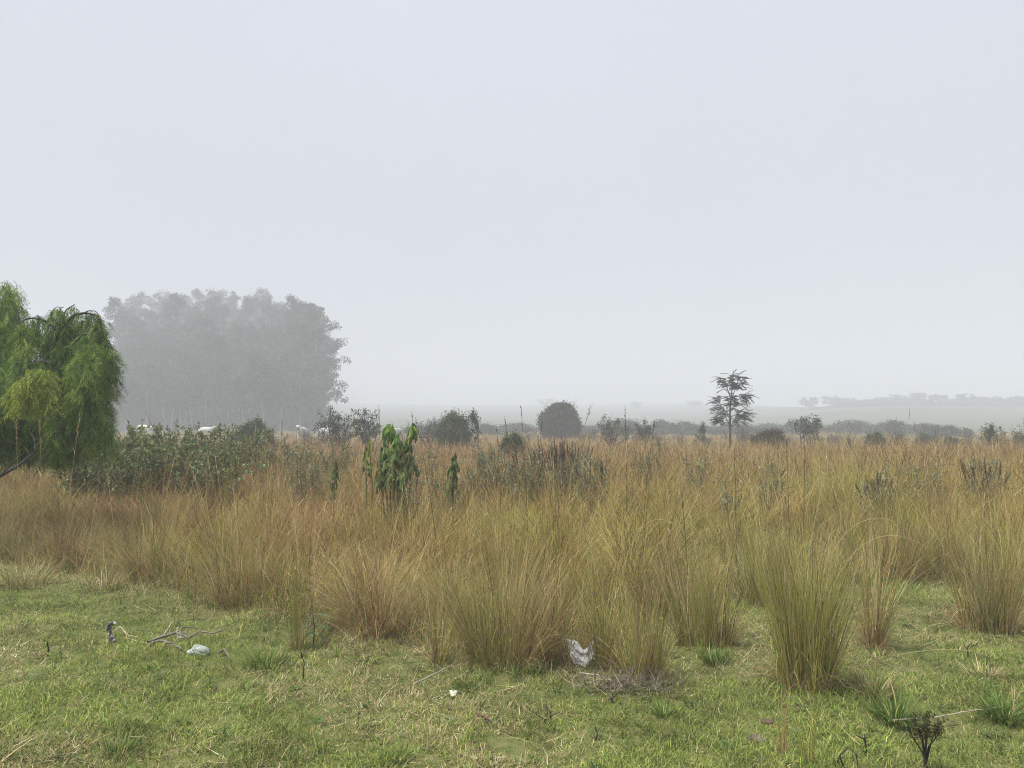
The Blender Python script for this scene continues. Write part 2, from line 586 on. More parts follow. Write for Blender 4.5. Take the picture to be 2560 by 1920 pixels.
# ------------------------------------------------------------------ tussocks
OLIVE = [(0.38, 0.36, 0.085), (0.28, 0.30, 0.065), (0.18, 0.225, 0.05), (0.46, 0.40, 0.14)]
COPPER = [(0.38, 0.235, 0.105), (0.27, 0.155, 0.075), (0.46, 0.32, 0.16), (0.16, 0.10, 0.055)]
TAN = [(0.48, 0.38, 0.22), (0.60, 0.51, 0.33), (0.35, 0.265, 0.14)]
PAL_OLIVE = (OLIVE + COPPER + TAN, [6, 6, 4, 3.5, 1.5, 0.8, 0.8, 0.4, 0.6, 0.4, 0.8])
PAL_GREEN = ([(0.20, 0.27, 0.06), (0.27, 0.33, 0.07), (0.13, 0.19, 0.045), (0.36, 0.37, 0.10), (0.30, 0.22, 0.10)], [4, 4, 3, 2, 1])
PAL_RUST = (OLIVE + COPPER + TAN, [0.6, 0.6, 0.8, 0.5, 6, 5, 4, 2.5, 1.2, 0.8, 1.5])
PAL_PALE = (OLIVE + COPPER + TAN, [1.5, 1, 0.8, 3, 1.5, 0.6, 3, 0.6, 5, 3, 3])
PAL_MIX = (OLIVE + COPPER + TAN, [4, 3.5, 3, 2.5, 3.5, 2, 3, 1.2, 2, 1.4, 1.6])
PAL_BROWN = (OLIVE + COPPER + TAN, [1.2, 1.6, 2.2, 0.8, 5, 5, 4, 3, 2.5, 1.4, 2])


def tussock(mb, rng, n, rad, H, spread, pal, seg, w=(0.0024, 0.0042), arch=0.10, droop=0.25, seedy=0.03, origin=(0, 0), lean_x=0.0, lmin=0.5):
    # tillers: small shoots of blades, each with its own lean, height and colour
    nt_ = max(6, n // 20)
    tr = rad * np.sqrt(rng.rand(nt_)); ta = rng.rand(nt_) * 2 * math.pi
    tl = spread * (tr / rad) * rng.uniform(0.3, 1.15, nt_)
    tv = np.stack([np.cos(ta) * tl, np.sin(ta) * tl], -1) + rng.normal(0, 0.07 + 0.10 * spread, (nt_, 2)) + [lean_x, 0]
    tH = rng.uniform(0.62, 1.06, nt_)
    tc = pick(rng, *pal, nt_, 0.16)
    ti = rng.randint(0, nt_, n)
    f = tr[ti] / rad
    bx = origin[0] + tr[ti] * np.cos(ta[ti]) + rng.normal(0, 0.012 + rad * 0.05, n); by = origin[1] + tr[ti] * np.sin(ta[ti]) + rng.normal(0, 0.012 + rad * 0.05, n)
    lv = tv[ti] + rng.normal(0, 0.05 + 0.12 * spread, (n, 2))
    phi = np.arctan2(lv[:, 1], lv[:, 0]); lean = np.hypot(lv[:, 0], lv[:, 1])
    bend = np.abs(rng.normal(droop, droop * 0.8, n))
    Ln = H * tH[ti] * (lmin + (1.05 - lmin) * rng.rand(n) ** 0.8)
    ar = rng.rand(n) < arch
    bend = np.where(ar, rng.uniform(0.8, 2.2, n), bend)
    Ln = np.where(ar, Ln * rng.uniform(0.75, 1.12, n), Ln)
    low = rng.rand(n) < 0.16                       # short outer leaves that bow to the ground
    Ln = np.where(low, H * rng.uniform(0.25, 0.5, n), Ln)
    bend = np.where(low, rng.uniform(0.7, 2.1, n), bend)
    c0 = 0.62 * tc[ti] + 0.38 * pick(rng, *pal, n, 0.16)
    c1 = 0.45 * c0 + 0.55 * pick(rng, *pal, n, 0.12)
    W = rng.uniform(w[0], w[1], n)
    st = rng.rand(n) < 0.08                        # bleached dead blades
    sc_ = pick(rng, [(0.58, 0.50, 0.32), (0.50, 0.42, 0.25)], [1, 1], n, 0.12)
    c0 = np.where(st[:, None], sc_ * 0.85, c0); c1 = np.where(st[:, None], sc_, c1)
    dk = rng.rand(n) < 0.09                        # old brown-black sheaths and leaves
    dc_ = pick(rng, [(0.07, 0.05, 0.03), (0.10, 0.065, 0.04)], [1, 1], n, 0.15)
    c0 = np.where(dk[:, None], dc_, c0 * rng.uniform(0.75, 1.2, (n, 1))); c1 = np.where(dk[:, None], dc_ * 1.5, c1)
    W = np.where(st, W * 1.05, W)
    base = np.stack([bx, by, np.full(n, -0.02)], -1)
    P = blades(mb, rng, base, Ln, W, phi, lean, bend, seg, c0, c1, curl=rng.normal(0, 0.3, n))
    # flowering culms with narrow seed heads
    k = max(1, int(n * seedy))
    q = rng.rand(k) * 6.28
    bp = np.stack([origin[0] + rad * 0.7 * np.cos(q) * rng.rand(k), origin[1] + rad * 0.7 * np.sin(q) * rng.rand(k), np.zeros(k)], -1)
    L2 = H * rng.uniform(1.0, 1.38, k)
    ph2 = rng.rand(k) * 6.28; le2 = np.abs(rng.normal(0.08 + spread * 0.4, 0.10, k)); be2 = np.abs(rng.normal(0.15, 0.2, k))
    cc = pick(rng, COPPER + TAN, [2, 2, 2, 3, 1.5, 1, 1], k, 0.12)
    PP = blades(mb, rng, bp, L2, np.full(k, w[0] * 0.95), ph2, le2, be2, max(4, seg), cc, cc, taper=0.3)
    tips = PP[:, -1]; d = nrm(PP[:, -1] - PP[:, -2])
    for j in range(5):
        f = j / 5
        pos = tips - d * (0.03 + 0.13 * f)
        leaves(mb, rng, pos, d + rng.normal(0, 0.22, (k, 3)), 0.045, 0.0055, cc * 0.9)


# meadow: instanced clump variants (a mass nobody could count)
def meadow_variants():
    res = []
    for lod, cnt in (("near", 9), ("mid", 7), ("far", 5)):
        vs = []
        for k in range(cnt):
            rng = np.random.RandomState(100 + k + 37 * len(lod))
            mb = MB()
            pal = [PAL_RUST, PAL_OLIVE, PAL_PALE, PAL_BROWN, PAL_MIX, PAL_GREEN, PAL_RUST, PAL_OLIVE, PAL_MIX][k]
            if lod == "near":
                tussock(mb, rng, 330, 0.22, 1.02, 0.66, pal, 7, (0.0026, 0.0060), 0.42, 0.65, 0.035)
            elif lod == "mid":
                tussock(mb, rng, 190, 0.34, 0.98, 0.62, pal, 5, (0.005, 0.010), 0.32, 0.55, 0.035)
            else:
                tussock(mb, rng, 170, 0.60, 0.85, 0.40, pal, 3, (0.012, 0.022), 0.15, 0.3, 0.03)
            me = mb.mesh("clump_" + lod, M_MEAD)
            # the scatter picks clumps in the order of their names
            vs.append(bpy.data.objects.new("clump_%s_%d" % ({"near": "1", "mid": "2", "far": "3"}[lod], k), me))
        res.append(vs)
    return res


def scatter(name, pts, rot, scale, idx, variants, label, cat):
    me = bpy.data.meshes.new(name)
    me.vertices.add(len(pts))
    me.vertices.foreach_set("co", pts.astype(np.float32).ravel())
    for an, tp, key, data in (("rot", 'FLOAT_VECTOR', "vector", rot), ("scl", 'FLOAT_VECTOR', "vector", scale)):
        at_ = me.attributes.new(an, tp, 'POINT'); at_.data.foreach_set(key, data.astype(np.float32).ravel())
    at_ = me.attributes.new("idx", 'INT', 'POINT'); at_.data.foreach_set("value", idx.astype(np.int32))
    o = bpy.data.objects.new(name, me)
    col.objects.link(o)
    src = bpy.data.collections.new(name + "_clumps")
    for v in variants:
        src.objects.link(v)
    ng = bpy.data.node_groups.new(name + "_scatter", 'GeometryNodeTree')
    ng.interface.new_socket("Geometry", in_out='INPUT', socket_type='NodeSocketGeometry')
    ng.interface.new_socket("Geometry", in_out='OUTPUT', socket_type='NodeSocketGeometry')
    N = ng.nodes
    gi = N.new("NodeGroupInput"); go = N.new("NodeGroupOutput")
    ci = N.new("GeometryNodeCollectionInfo"); ci.inputs["Collection"].default_value = src
    ci.inputs["Separate Children"].default_value = True; ci.inputs["Reset Children"].default_value = True
    ip = N.new("GeometryNodeInstanceOnPoints"); ip.inputs["Pick Instance"].default_value = True

    def na(nm, tp):
        q = N.new("GeometryNodeInputNamedAttribute"); q.data_type = tp; q.inputs["Name"].default_value = nm
        return q.outputs["Attribute"]
    ng.links.new(gi.outputs[0], ip.inputs["Points"])
    ng.links.new(ci.outputs[0], ip.inputs["Instance"])
    ng.links.new(na("idx", 'INT'), ip.inputs["Instance Index"])
    ng.links.new(na("rot", 'FLOAT_VECTOR'), ip.inputs["Rotation"])
    ng.links.new(na("scl", 'FLOAT_VECTOR'), ip.inputs["Scale"])
    ng.links.new(ip.outputs[0], go.inputs[0])
    md = o.modifiers.new("scatter", 'NODES'); md.node_group = ng
    tag(o, label, cat, kind="stuff")
    return o


def build_meadow():
    for gx, gy, gr in ((1690, 1470, 0.55), (1575, 1530, 0.4), (1000, 1500, 0.35), (720, 1450, 0.45), (495, 1420, 0.4), (270, 1395, 0.4), (1480, 1540, 0.35), (2090, 1440, 0.4)):
        q = on_ground(gx, gy)                        # dark hollows between the clumps
        KEEP.append((q[0], q[1], gr))
    rng = np.random.RandomState(5)
    var = meadow_variants()
    allv = var[0] + var[1] + var[2]
    n0, n1, n2 = len(var[0]), len(var[1]), len(var[2])
    P, I, S = [], [], []

    def band(y0, y1, dens, off, cnt, hs, margin=2.0, slope=0.82, gap=0.0):
        area = (y1 - y0) * (slope * (y0 + y1) + 2 * margin)
        n = int(area * dens)
        y = np.sqrt(y0 ** 2 + (y1 ** 2 - y0 ** 2) * rng.rand(n))
        x = (rng.rand(n) * 2 - 1) * (slope * y + margin)
        k = y > edge_y(x, y) + 0.25
        if gap:
            k &= (fbm(x * 0.35 + 5, y * 0.35 + 2, 3) > gap) | (rng.rand(n) < 0.35)
        for (kx, ky, kr) in KEEP:
            k &= ((x - kx) ** 2 + (y - ky) ** 2 > kr ** 2)
        x, y = x[k], y[k]; n = len(x)
        P.append(np.stack([x, y, ground_z(x, y)], -1))
        I.append(off + rng.randint(0, cnt, n))
        h = hs * (0.50 + 1.0 * fbm(x * 0.55 + 8, y * 0.55 + 3, 3)) * rng.uniform(0.82, 1.12, n)
        S.append(np.stack([rng.uniform(0.85, 1.25, n), rng.uniform(0.85, 1.25, n), h], -1))
    band(4.5, 11, 3.5, 0, n0, 1.0, gap=0.42)
    band(11, 19, 4.4, n0, n1, 0.98)
    band(19, 34, 3.0, n0 + n1, n2, 0.92)
    band(34, 62, 1.1, n0 + n1, n2, 0.62, gap=0.40)
    band(62, 125, 0.32, n0 + n1, n2, 0.55, gap=0.45)
    P, I, S = np.concatenate(P), np.concatenate(I), np.concatenate(S)
    n = len(P)
    rot = np.stack([rng.normal(0, 0.07, n), rng.normal(0.03, 0.07, n), rng.rand(n) * 6.28], -1)
    scatter("tall_grass", P, rot, S, I, allv, "copper and olive tall grass filling the meadow behind the front tussocks", "grass")


# individual tussocks along the front: (px, py_base, py_top, base_half_px, spread, n, palette, label)
FRONT = [
    (2012, 1715, 1285, 58, 0.23, 1500, PAL_OLIVE, "largest yellow-olive grass tussock standing free on the turf at right", dict(arch=0.05, droop=0.14, lmin=0.6)),
    (1762, 1603, 1350, 62, 0.20, 900, PAL_OLIVE, "compact dark olive grass tussock left of the largest tussock", dict(arch=0.05, droop=0.16)),
    (2184, 1607, 1250, 22, 0.36, 420, PAL_MIX, "narrow-footed brownish grass tussock right behind the largest tussock", dict(arch=0.12, droop=0.2)),
    (2458, 1568, 1270, 64, 0.26, 1200, PAL_MIX, "yellow and copper grass tussock beside the turf pocket near the right edge", dict(arch=0.10, droop=0.18)),
    (2575, 1500, 1270, 60, 0.25, 700, PAL_OLIVE, "olive grass tussock cut by the right edge of the photo", dict(arch=0.08, droop=0.18)),
    (1265, 1655, 1290, 78, 0.50, 1500, PAL_MIX, "big fountain-shaped olive grass tussock in the middle of the front row", dict(arch=0.14, droop=0.2, lmin=0.4)),
    (1095, 1652, 1340, 16, 0.20, 170, PAL_OLIVE, "slim upright yellow-green grass bunch left of the fountain-shaped tussock", dict(arch=0.05, droop=0.15)),
    (1385, 1640, 1340, 50, 0.30, 700, PAL_MIX, "tan and olive grass tussock directly behind the white plastic scrap", dict(arch=0.10, droop=0.2)),
    (1520, 1660, 1330, 30, 0.34, 330, PAL_OLIVE, "loose bright green grass tussock just right of the white plastic scrap", dict(arch=0.16, droop=0.2)),
    (1610, 1690, 1400, 46, 0.26, 620, PAL_OLIVE, "low yellowish grass tussock with its foot in dry brown litter", dict(arch=0.10, droop=0.15)),
    (940, 1572, 1320, 60, 0.62, 1300, PAL_BROWN, "shaggy red-brown grass tussock right of the upright reed stems", dict(arch=0.35, droop=0.6)),
    (600, 1500, 1270, 55, 0.60, 1200, PAL_MIX, "wide brown and green grass tussock left of the upright reed stems", dict(arch=0.18, droop=0.3)),
    (385, 1450, 1225, 50, 0.66, 1300, PAL_MIX, "fan-shaped grass tussock with green outer leaves on the left", dict(arch=0.18, droop=0.3)),
    (165, 1410, 1220, 52, 0.55, 1100, PAL_BROWN, "rusty grass tussock below the weeping tree", dict(arch=0.2, droop=0.3)),
    (-10, 1390, 1220, 60, 0.34, 800, PAL_MIX, "grass tussock cut by the left edge of the photo", dict(arch=0.2, droop=0.3)),
    (2240, 1448, 1235, 40, 0.26, 700, PAL_MIX, "olive grass tussock at the back corner of the turf pocket", dict(arch=0.08, droop=0.2)),
    (2352, 1440, 1225, 60, 0.24, 900, PAL_MIX, "dense copper grass tussock at the back of the turf pocket", dict(arch=0.08, droop=0.2)),
    (1905, 1500, 1230, 50, 0.30, 800, PAL_OLIVE, "pale yellow-green grass tussock behind the largest tussock", dict(arch=0.10, droop=0.2)),
    (1660, 1530, 1260, 55, 0.30, 700, PAL_BROWN, "brown grass tussock beside the dark gap in the front row", dict(arch=0.2, droop=0.25)),
]


def build_front():
    for k, (px, pb, pt, hw, spread, n, pal, label, kw) in enumerate(FRONT):
        P = on_ground(px, pb + 4)
        dist = P[1]
        H = (at(px, pt, dist)[2] - P[2])
        rad = hw / FPX * dist
        rng = np.random.RandomState(300 + k)
        mb = MB()
        tussock(mb, rng, int(n * 0.62), rad, H * 1.06, spread, pal, 7, (0.0030, 0.0056), seedy=0.02, **kw)
        # dead sheaths and bowed litter round the foot
        m = int(n * 0.16)
        a = rng.rand(m) * 6.28; r = rad * rng.uniform(0.7, 1.15, m)
        bp = np.stack([r * np.cos(a), r * np.sin(a), np.full(m, -0.01)], -1)
        c = pick(rng, COPPER + TAN, [2, 3, 2, 3, 2, 1, 2], m, 0.2)
        blades(mb, rng, bp, rng.uniform(0.12, 0.42, m), rng.uniform(0.0025, 0.005, m), a + rng.normal(0, 0.5, m), rng.uniform(0.3, 0.9, m), rng.uniform(0.5, 1.6, m), 5, c, c)
        o = mb.build("grass_tussock", M_TUS)
        o.location = tuple(P)
        tag(o, label, "tussock", "grass tussocks along the meadow front")
        KEEP.append((P[0], P[1], rad + 0.12))


build_front()


# ------------------------------------------------------------------ tangled dry undergrowth along the meadow foot
def build_undergrowth():
    rng = np.random.RandomState(21)
    n = 52000
    u = rng.rand(n)
    ang = np.interp(u, [0, 1], [-0.86, 0.86])
    ey = np.interp(ang, _ea, EDGE[:, 1])
    d = ey + rng.uniform(-0.4, 1.9, n) * (0.7 + 0.6 * rng.rand(n))
    x = ang * d; y = d
    f = fbm(x * 2.2 + 4, y * 2.2 + 7, 3)
    k = (f > 0.36) | (rng.rand(n) < 0.3)
    x, y, f = x[k], y[k], f[k]; n = len(x)
    base = np.stack([x, y, ground_z(x, y) - 0.01], -1)
    Ln = rng.uniform(0.12, 0.55, n) * (0.5 + f)
    c = pick(rng, OLIVE + COPPER + TAN + [(0.06, 0.09, 0.025)], [3, 3, 4, 1.5, 2.5, 2.5, 2, 2.5, 2, 1, 1.5, 3], n, 0.2)
    mb = MB()
    blades(mb, rng, base, Ln, rng.uniform(0.0025, 0.005, n), rng.rand(n) * 6.28, np.abs(rng.normal(0.45, 0.4, n)), rng.normal(1.0, 0.7, n), 5, c, c * 1.1, curl=rng.normal(0, 0.6, n))
    tag(mb.build("undergrowth", M_TUS), "tangle of dry brown and green blades at the foot of the tall grass", "undergrowth", kind="stuff")


build_undergrowth()


# ------------------------------------------------------------------ woody plants
BARKC = np.array([0.075, 0.06, 0.048])


def grow(mb, rng, p, d, length, r, level, maxlev, tips, kids=(3, 5), up=0.15, wob=0.25, sides=5, c=BARKC, spread=0.75, ratio=0.62):
    k = 5
    P = [np.array(p, float)]
    d = nrm(np.array(d, float))
    for i in range(k):
        d = nrm(d + rng.normal(0, wob, 3) * 0.5 + np.array([0, 0, up]) * 0.4)
        P.append(P[-1] + d * length / k)
    P = np.array(P)
    rr = r * np.linspace(1, 0.5, k + 1)
    tube(mb, P, rr, sides if level < 2 else 3, c * rng.uniform(0.8, 1.2))
    if level >= maxlev:
        tips.append((P[-1], d)); tips.append((P[-3], d)); tips.append((P[-2], d))
        return
    for j in range(rng.randint(kids[0], kids[1] + 1)):
        t = rng.uniform(0.35, 1.0) if j else 1.0
        i = min(int(t * k), k - 1); f = t * k - i
        q = P[i] * (1 - f) + P[i + 1] * f
        nd = nrm(d + rng.normal(0, spread, 3) + np.array([0, 0, up]))
        grow(mb, rng, q, nd, length * ratio * rng.uniform(0.75, 1.2), r * 0.55, level + 1, maxlev, tips, kids, up, wob, sides, c, spread, ratio)


def shrub(name, loc, H, Wd, seed, style, label, cat, group=None, pal=None, mat=None, leafL=0.07):
    """many-stemmed shrub: branches (part) and foliage (part), scaled to height H and width Wd"""
    rng = np.random.RandomState(seed)
    root = empty(name, loc, label, cat, group)
    st = dict(vase=dict(stems=7, fan=0.5, lev=2, kids=(3, 4), per=7, up=0.25, rad=0.07),
              dense=dict(stems=8, fan=0.8, lev=2, kids=(4, 6), per=26, up=0.08, rad=0.15),
              twiggy=dict(stems=8, fan=0.6, lev=3, kids=(3, 4), per=1, up=0.18, rad=0.07),
              sapling=dict(stems=1, fan=0.08, lev=2, kids=(6, 8), per=6, up=0.15, rad=0.07),
              round=dict(stems=9, fan=1.0, lev=3, kids=(4, 5), per=20, up=0.05, rad=0.2),
              far=dict(stems=6, fan=0.7, lev=2, kids=(3, 4), per=18, up=0.12, rad=0.18))[style]
    mb = MB(); tips = []
    for i in range(st['stems']):
        a = rng.rand() * 6.28; f = st['fan'] * rng.uniform(0.3, 1)
        d = np.array([math.cos(a) * f, math.sin(a) * f, 1.0])
        grow(mb, rng, np.array([math.cos(a) * 0.06, math.sin(a) * 0.06, -0.05]), d, 0.55 if st['lev'] < 3 else 0.45, 0.018 if style != 'twiggy' else 0.014, 0, st['lev'], tips,
             st['kids'], st['up'], 0.35)
    T = np.array([t[0] for t in tips]); D = np.array([t[1] for t in tips])
    if style in ('dense', 'round', 'far'):
        # a rounded, lumpy crown filled from the ground up
        m = int(len(T) * (0.8 if style != 'round' else 1.6))
        zt = np.percentile(T[:, 2], 96); wt_ = np.percentile(np.hypot(T[:, 0], T[:, 1]), 92)
        a = rng.rand(m) * 6.28; zz = rng.rand(m)
        prof = np.where(zz > 0.42, np.sqrt(np.maximum(0, 1 - ((zz - 0.42) / 0.60) ** 2)), 0.82 + 0.18 * zz / 0.42)
        rr = prof * (rng.rand(m) ** 0.4) * (0.66 + 0.62 * vnoise(np.cos(a) * 1.6 + zz * 2.2 + seed, np.sin(a) * 1.6 + 9))
        fill = np.stack([rr * np.cos(a) * wt_, rr * np.sin(a) * wt_, 0.04 + zz * zt * (0.72 + 0.5 * vnoise(rr * np.cos(a) * 2.4 + seed * 1.7, rr * np.sin(a) * 2.4 + 4))], -1)
        fd = nrm(fill * [1, 1, 0.6] + rng.normal(0, 0.3, (m, 3)))
        if style == 'dense':
            T = np.concatenate([T, fill]); D = np.concatenate([D, fd])
        else:
            T, D = fill, fd
    zmax = np.percentile(T[:, 2], 98.5); wmax = np.percentile(np.abs(T[:, 0]), 96)
    sx, sz = (Wd / 2) / max(wmax, 1e-3), H / zmax
    S = np.array([sx, sx, sz])
    mb.V = [v * S for v in mb.V]
    mb.build("branches", M_BARK, root)
    if st['per'] >= 1 and pal is not None:
        T = T * S
        per = st['per']
        n = len(T) * per
        C = np.repeat(T, per, 0) + rng.normal(0, 1, (n, 3)) * st['rad'] * np.array([min(sx, 1.6), min(sx, 1.6), min(sz, 1.3)]) * 0.55
        DD = np.repeat(D, per, 0) * 0.6 + rdir(rng, n) * 0.9 + [0, 0, 0.15]
        cl = np.repeat(pick(rng, *pal, len(T), 0.16), per, 0) * (1 + rng.normal(0, 0.16, (n, 1)))
        lb = MB()
        leaves(lb, rng, C, DD, leafL * rng.uniform(0.6, 1.3, n), leafL * rng.uniform(0.28, 0.5, n), np.clip(cl, 0, 1))
        lb.build("foliage", mat or M_LEAF, root)
    return root


DKGREEN = ([(0.045, 0.062, 0.03), (0.06, 0.08, 0.035), (0.03, 0.042, 0.024), (0.085, 0.10, 0.05)], [3, 3, 2, 1])
MIDGREEN = ([(0.07, 0.10, 0.04), (0.05, 0.075, 0.032), (0.10, 0.13, 0.055)], [3, 3, 2])
GREYGREEN = ([(0.12, 0.15, 0.09), (0.09, 0.12, 0.07), (0.17, 0.20, 0.14), (0.06, 0.08, 0.045)], [3, 3, 1.5, 2])
BROWNGREEN = ([(0.075, 0.07, 0.04), (0.06, 0.05, 0.035), (0.05, 0.06, 0.03)], [3, 2, 2])

# px, py_top, distance, width px, style, palette, leaf length, label
SHRUBS = [
    (838, 1027, 34, 92, 'vase', DKGREEN, 0.11, "dark shrub with two rounded tops at the right foot of the foggy grove"),
    (913, 1023, 34, 68, 'vase', DKGREEN, 0.11, "dark upright shrub above the big-leaved plant"),
    (1010, 1052, 40, 70, 'twiggy', None, 0, "bare grey twig thicket right of the dark upright shrub"),
    (1075, 1046, 38, 80, 'twiggy', DKGREEN, 0.09, "low dark twiggy shrub leaning on the green rounded bush"),
    (1133, 1036, 38, 64, 'dense', MIDGREEN, 0.11, "green rounded bush between bare twigs and the little thin tree"),
    (1196, 1024, 38, 42, 'sapling', DKGREEN, 0.12, "little thin tree with sparse crown right of the green rounded bush"),
    (1402, 1014, 72, 76, 'round', DKGREEN, 0.22, "large round bush standing alone, half faded in the fog"),
    (1276, 1092, 26, 50, 'dense', MIDGREEN, 0.07, "small low green bush in the copper grass below the fog"),
    (1330, 1063, 58, 60, 'twiggy', None, 0, "pale bare twig shrub left of the round foggy bush"),
    (1482, 1066, 54, 55, 'twiggy', None, 0, "pale bare twig shrub right of the round foggy bush"),
    (1530, 1041, 42, 66, 'vase', DKGREEN, 0.10, "open vase-shaped shrub with leafy top left of the feathery tree"),
    (1618, 1051, 44, 52, 'vase', DKGREEN, 0.09, "smaller open shrub between the vase-shaped shrub and the feathery tree"),
    (1757, 1058, 46, 30, 'sapling', DKGREEN, 0.11, "tiny round-headed tree left of the feathery tree"),
    (1860, 1056, 46, 44, 'twiggy', None, 0, "bare dark twigs right behind the feathery tree"),
    (1893, 1066, 44, 50, 'twiggy', None, 0, "spreading bare shrub right of the feathery tree"),
    (1925, 1080, 36, 60, 'dense', BROWNGREEN, 0.09, "low brownish bush between the feathery tree and the tall vase shrub"),
    (2017, 1042, 42, 62, 'vase', DKGREEN, 0.11, "tall vase-shaped shrub standing out in the right half"),
    (2130, 1076, 36, 44, 'twiggy', None, 0, "fan of bare twigs right of the tall vase-shaped shrub"),
    (2187, 1088, 36, 36, 'dense', MIDGREEN, 0.07, "small green bush beside the fan of bare twigs"),
    (2240, 1085, 36, 54, 'twiggy', DKGREEN, 0.07, "dark low twig bush under the taller hazy bush"),
    (2076, 1074, 44, 30, 'twiggy', None, 0, "thin bare twigs just right of the tall vase-shaped shrub"),
    (2312, 1090, 48, 36, 'dense', MIDGREEN, 0.08, "pale green tuft bush right of the dark low twig bush"),
    (2378, 1096, 40, 30, 'dense', MIDGREEN, 0.08, "dark green cushion bush at the far end of the copper grass"),
    (2422, 1078, 44, 34, 'twiggy', None, 0, "small bare umbrella-shaped shrub left of the upright shrub by the right edge"),
    (2481, 1061, 36, 38, 'vase', DKGREEN, 0.09, "narrow upright shrub near the right edge"),
    (2545, 1068, 34, 84, 'twiggy', DKGREEN, 0.07, "dense dark twiggy shrub cut by the right edge"),
    (2524, 1112, 24, 40, 'twiggy', None, 0, "small bare forked twig standing in front of the shrubs at the right edge"),
    (640, 1056, 30, 86, 'dense', MIDGREEN, 0.09, "bright green bush behind the right end of the brambles"),
    (776, 1056, 38, 70, 'twiggy', None, 0, "grey leafless shrub left of the dark two-topped shrub"),
    (1700, 1074, 44, 36, 'twiggy', None, 0, "thin bare twigs left of the tiny round-headed tree"),
]


def place(px, Y):
    p = at(px, 1060, Y)
    return np.array([p[0], Y, float(ground_z(p[0], Y))])


def build_shrubs():
    for k, (px, pt, Y, w, style, pal, ll, label) in enumerate(SHRUBS):
        P = place(px, Y)
        H = (at(px, pt, Y)[2] - P[2]) * (0.92 if style == 'dense' else 0.96)
        nm = {'sapling': 'young_tree', 'round': 'round_bush', 'dense': 'bush'}.get(style, 'shrub')
        cat = {'sapling': 'tree', 'round': 'bush', 'dense': 'bush'}.get(style, 'shrub')
        shrub(nm, P, H, w / FPX * Y, 500 + k, style, label, cat, None, pal, M_FARLEAF, ll)
        KEEP.append((P[0], P[1], 0.3))
    # the hazy band of bushes across the far pasture: nothing tells most of them apart
    rng = np.random.RandomState(77)
    protos = []
    for k in range(5):
        r = shrub('hazy_bush', (0, 0, 0), 1.0, 1.0, 900 + k, 'far', "grey green hazy bush in the low band across the far pasture", 'bush', "hazy bushes in a band across the far pasture", DKGREEN, M_FARLEAF, 0.12)
        protos.append(r)
    used = [False] * 5
    xs = list(np.linspace(1448, 2110, 21)) + [2150, 2185, 2215, 2270, 2295] + [1040, 1100, 1230, 1270, 1310, 1345]
    for i, px in enumerate(xs):
        px = px + rng.uniform(-14, 14)
        Y = rng.uniform(92, 130)
        top = rng.uniform(1054, 1071) if px > 1400 else rng.uniform(1062, 1072)
        k = rng.randint(5)
        o = protos[k] if not used[k] else copy_tree(protos[k])
        used[k] = True
        P = place(px, Y)
        H = max(0.8, at(px, top, Y)[2] - P[2])
        w = rng.uniform(38, 74) / FPX * Y
        o.location = tuple(P); o.scale = (w, w, H); o.rotation_euler = (0, 0, rng.rand() * 6.28)
    for px, pt, Y, w, label in [(2238, 1054, 86, 42, "taller dome-shaped bush rising above the hazy band at right"),
                                (2332, 1066, 80, 56, "dark flat-topped hazy bush beyond the taller dome-shaped bush"),
                                (2376, 1069, 80, 36, "dark small round hazy bush right of the flat-topped one"),
                                (2418, 1076, 78, 24, "smallest hazy bush at the right end of the band")]:
        P = place(px, Y)
        shrub('hazy_bush', P, at(px, pt, Y)[2] - P[2], w / FPX * Y, int(px), 'far', label, 'bush', None, DKGREEN, M_FARLEAF, 0.18)
    # small twiggy weeds dotted over the rough ground beyond the copper grass
    tw = [shrub('twig_weed', (0, 0, 0), 1.0, 1.0, 940 + k, 'twiggy', "thin leafless weed on the rough ground beyond the copper grass", 'weed', "leafless weeds beyond the copper grass", None, None, 0) for k in range(3)]
    first = [True] * 3
    for i in range(30):
        px = rng.uniform(1420, 2560); Y = rng.uniform(38, 62); k = rng.randint(3)
        o = tw[k] if first[k] else copy_tree(tw[k])
        first[k] = False
        P = place(px, Y); h = rng.uniform(0.7, 1.35)
        o.location = tuple(P); o.scale = (h * rng.uniform(0.7, 1.2),) * 2 + (h,); o.rotation_euler = (0, 0, rng.rand() * 6.28)


build_shrubs()


